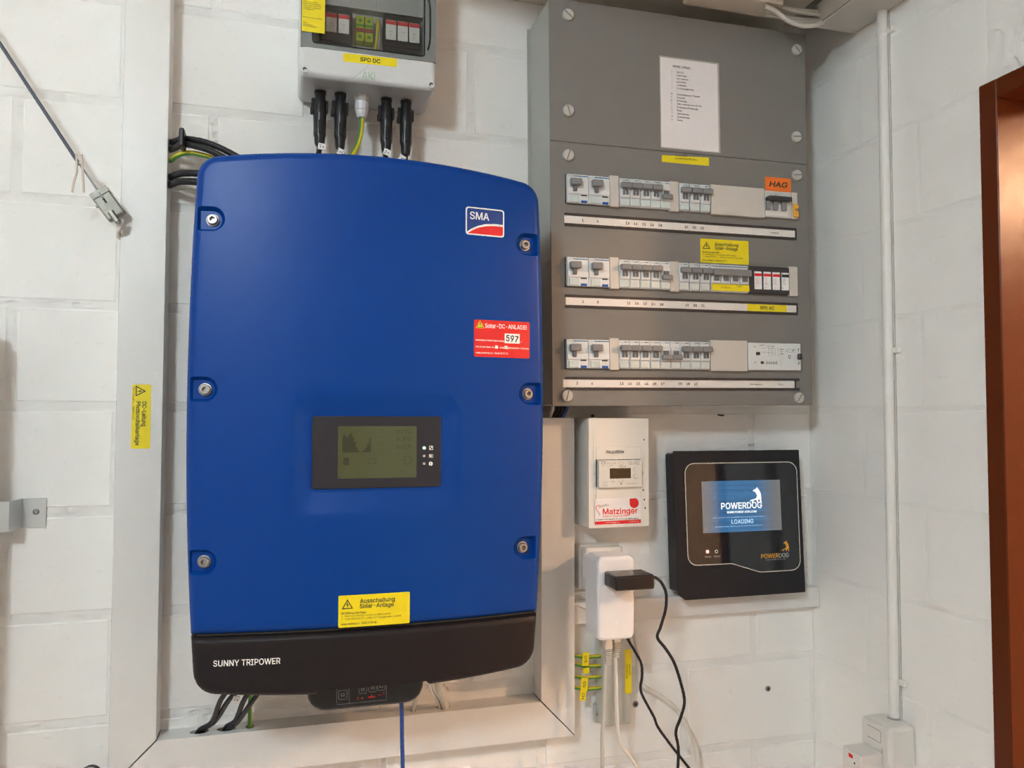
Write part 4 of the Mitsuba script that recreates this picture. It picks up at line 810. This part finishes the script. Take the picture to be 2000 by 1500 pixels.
k = thing('cord_tail', 'two short pale cord ends tied on the grey wire', 'cord')
put('strand', tube([(-.2806, .3590, .0655), (-.2798, .3460, .0660), (-.2795, .3330, .0655), (-.2826, .3205, .065), (-.2850, .3060, .064)], .0015, 8), 'cord_tan', k, smooth=50)
put('strand', tube([(-.2740, .3590, .0655), (-.2722, .3400, .0660), (-.2712, .3230, .0655), (-.2706, .3070, .064)], .0015, 8), 'cord_tan', k, smooth=50)
put('knot', moved(trimesh.creation.icosphere(1, .0026), shift(-.2745, .3475, .0645)), 'cord_tan', k, smooth=True)
BR = thing('pipe_bracket', 'zinc plated angled steel bracket at the left edge', 'bracket')
def zprof(pts, t, h0, h1):
    q = LineString(pts).buffer(t / 2, cap_style='flat', join_style='mitre'); m = flat(q, h0, h1)
    return moved(m, np.array([[1, 0, 0, 0], [0, 0, 1, 0], [0, 1, 0, 0], [0, 0, 0, 1.0]]))
put('strap', zprof([(-.3222, .0015), (-.3520, .0015), (-.3570, .0420), (-.44, .0420), (-.4450, .0015), (-.475, .0015)], .002, -.1558, -.1152), 'zinc', BR)
put('screw', lathe([(0, .0042), (.0012, .004), (.0022, .0024)], (-.3345, -.1340, .0025), (0, 0, 1), 14), 'steel', BR, smooth=30)
PP = put('post', rbox(-.450, -.3830, -1.54, .125, .0440, .095, .004), 'trunk_grey'); tag(PP, 'grey square post just outside the left edge, behind the bracket', 'post')
k = thing('tool_handle', 'dark rounded handle with pale rim at the bottom left edge', 'handle')
hp = LineString([(-.2740, -.502), (-.2480, -.4870)]).buffer(.0125, quad_segs=8)
put('core', hullplate(hp, .045, .0610, .0015, 3), 'display_black', k, smooth=30)
put('rim', hullplate(hp.buffer(.0013), .0560, .0590, .0006, 2), 'handle_rim', k, smooth=30)

# ------------------------------------------------------------------ overhead trunking and right wall
k = put('overhead_duct', rbox(.15, .850, .7020, CEIL - .001, .0005, .70, .003), 'trunk_beige'); tag(k, 'wide beige overhead duct along the ceiling above the cabinet', 'cable trunking')
k = put('lower_duct', cat(rbox(.6200, .7810, .6795, .7018, .1075, .1560, .0025)), 'trunk_beige'); tag(k, 'flat beige cover piece directly above the grey cabinet', 'cable trunking')
for i, pts in enumerate(([(.748, .6745, .150), (.768, .6690, .150), (.790, .6570, .150), (.815, .6520, .150), (.840, .6550, .150), (.862, .6650, .150)],
                         [(.757, .6745, .138), (.777, .6710, .140), (.800, .6640, .141), (.825, .6620, .142), (.845, .6650, .142), (.864, .6700, .142)],
                         [(.765, .6745, .126), (.784, .6735, .130), (.805, .6720, .132), (.830, .6710, .134), (.864, .6740, .136)],
                         [(.784, .6850, .138), (.802, .6800, .142), (.822, .6775, .145), (.845, .6775, .146), (.864, .6790, .146)],
                         [(.784, .6900, .128), (.802, .6870, .132), (.822, .6850, .136), (.864, .6860, .140)])):
    cable('cable', pts, .0040 if i < 3 else .0036, 'cable_white' if i % 2 == 0 else 'cable_grey', f'pale cable bridging from the overhead cover piece to the side duct, {ORD[4 - i]} of five', 'pale cables at the top right')
SD = thing('side_duct', 'grey cable duct along the right wall below the ceiling', 'cable trunking')
put('duct', rbox(.8560, XR - .0006, .6605, .7000, .1340, 1.6, .002), 'trunk_grey', SD)
put('lid_seam', bx(.8553, .8560, .6635, .6640, .1340, 1.6), 'strip_black', SD)
CP = thing('conduit_pipe', 'thin painted white conduit pipe down the right wall to the socket', 'pipe')
PX, PO, PRr = .9260, .2097, .0079
put('pipe', cyl((PX, -.4700, PO), (PX, .6620, PO), PRr, n=20), 'conduit_paint', CP, smooth=50)
for y in (.1077, -.4139, .6260):
    c = put('clip', cat(lathe([(0, PRr + .0008), (.008, PRr + .0008)], (PX, y - .004, PO), (0, 1, 0), 20), rbox(.9285, XR, y - .0045, y + .0045, PO, PO + .0190, .001)), 'conduit_paint', CP, smooth=30)
    put('screw', lathe([(0, .0028), (.0010, .0028), (.0014, .002)], (.9285, y + .001, PO + .0150), (-1, 0, 0), 12), 'socket_white', c)
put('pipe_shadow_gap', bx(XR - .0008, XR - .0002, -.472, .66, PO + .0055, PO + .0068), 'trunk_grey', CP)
SK = thing('socket_box', 'white surface socket box on the right wall at the foot of the conduit', 'socket')
put('body', mani(rbox(.8860, XR - .0006, -.5400, -.4720, .1800, .2450, .007, 4)) - mani(lathe([(0, .0092), (.01, .0092)], (PX - .002, -.474, PO), (0, 1, 0), 18)), 'socket_white', SK, smooth=30)
def side(poly, x0, x1):   # outline in (out, h) on the room face of something at x
    return moved(flat(poly, x0, x1), np.array([[0, 0, 1, 0], [0, 1, 0, 0], [1, 0, 0, 0], [0, 0, 0, 1.0]]))
put('flap_line', side(ring_poly := rrect(.1960, .2260, -.5000, -.4815, .003).difference(rrect(.1966, .2254, -.4994, -.4821, .0028)).difference(sbox(.19, -.4990, .1990, -.4830)), .8857, .8861), 'toggle_grey', SK)
put('flap_line', side(LineString([(.228, -.5075), (.2275, -.53)]).buffer(.0004), .8857, .8861), 'toggle_grey', SK)
PG = thing('mains_plug', 'white plug with red mark in the socket box at the right', 'plug')
put('body', rbox(.8450, .8862, -.5650, -.5125, .1870, .2310, .004, 3), 'socket_white', PG, smooth=30)
put('red_mark', side(sbox(.2035, -.5238, .2125, -.5180), .8446, .8451), 'print_red', PG)
for a, b in ((.2165, -.5290), (.2235, -.5345)): put('dot', side(Point(a, b).buffer(.0014), .8446, .8451), 'print_black', PG)
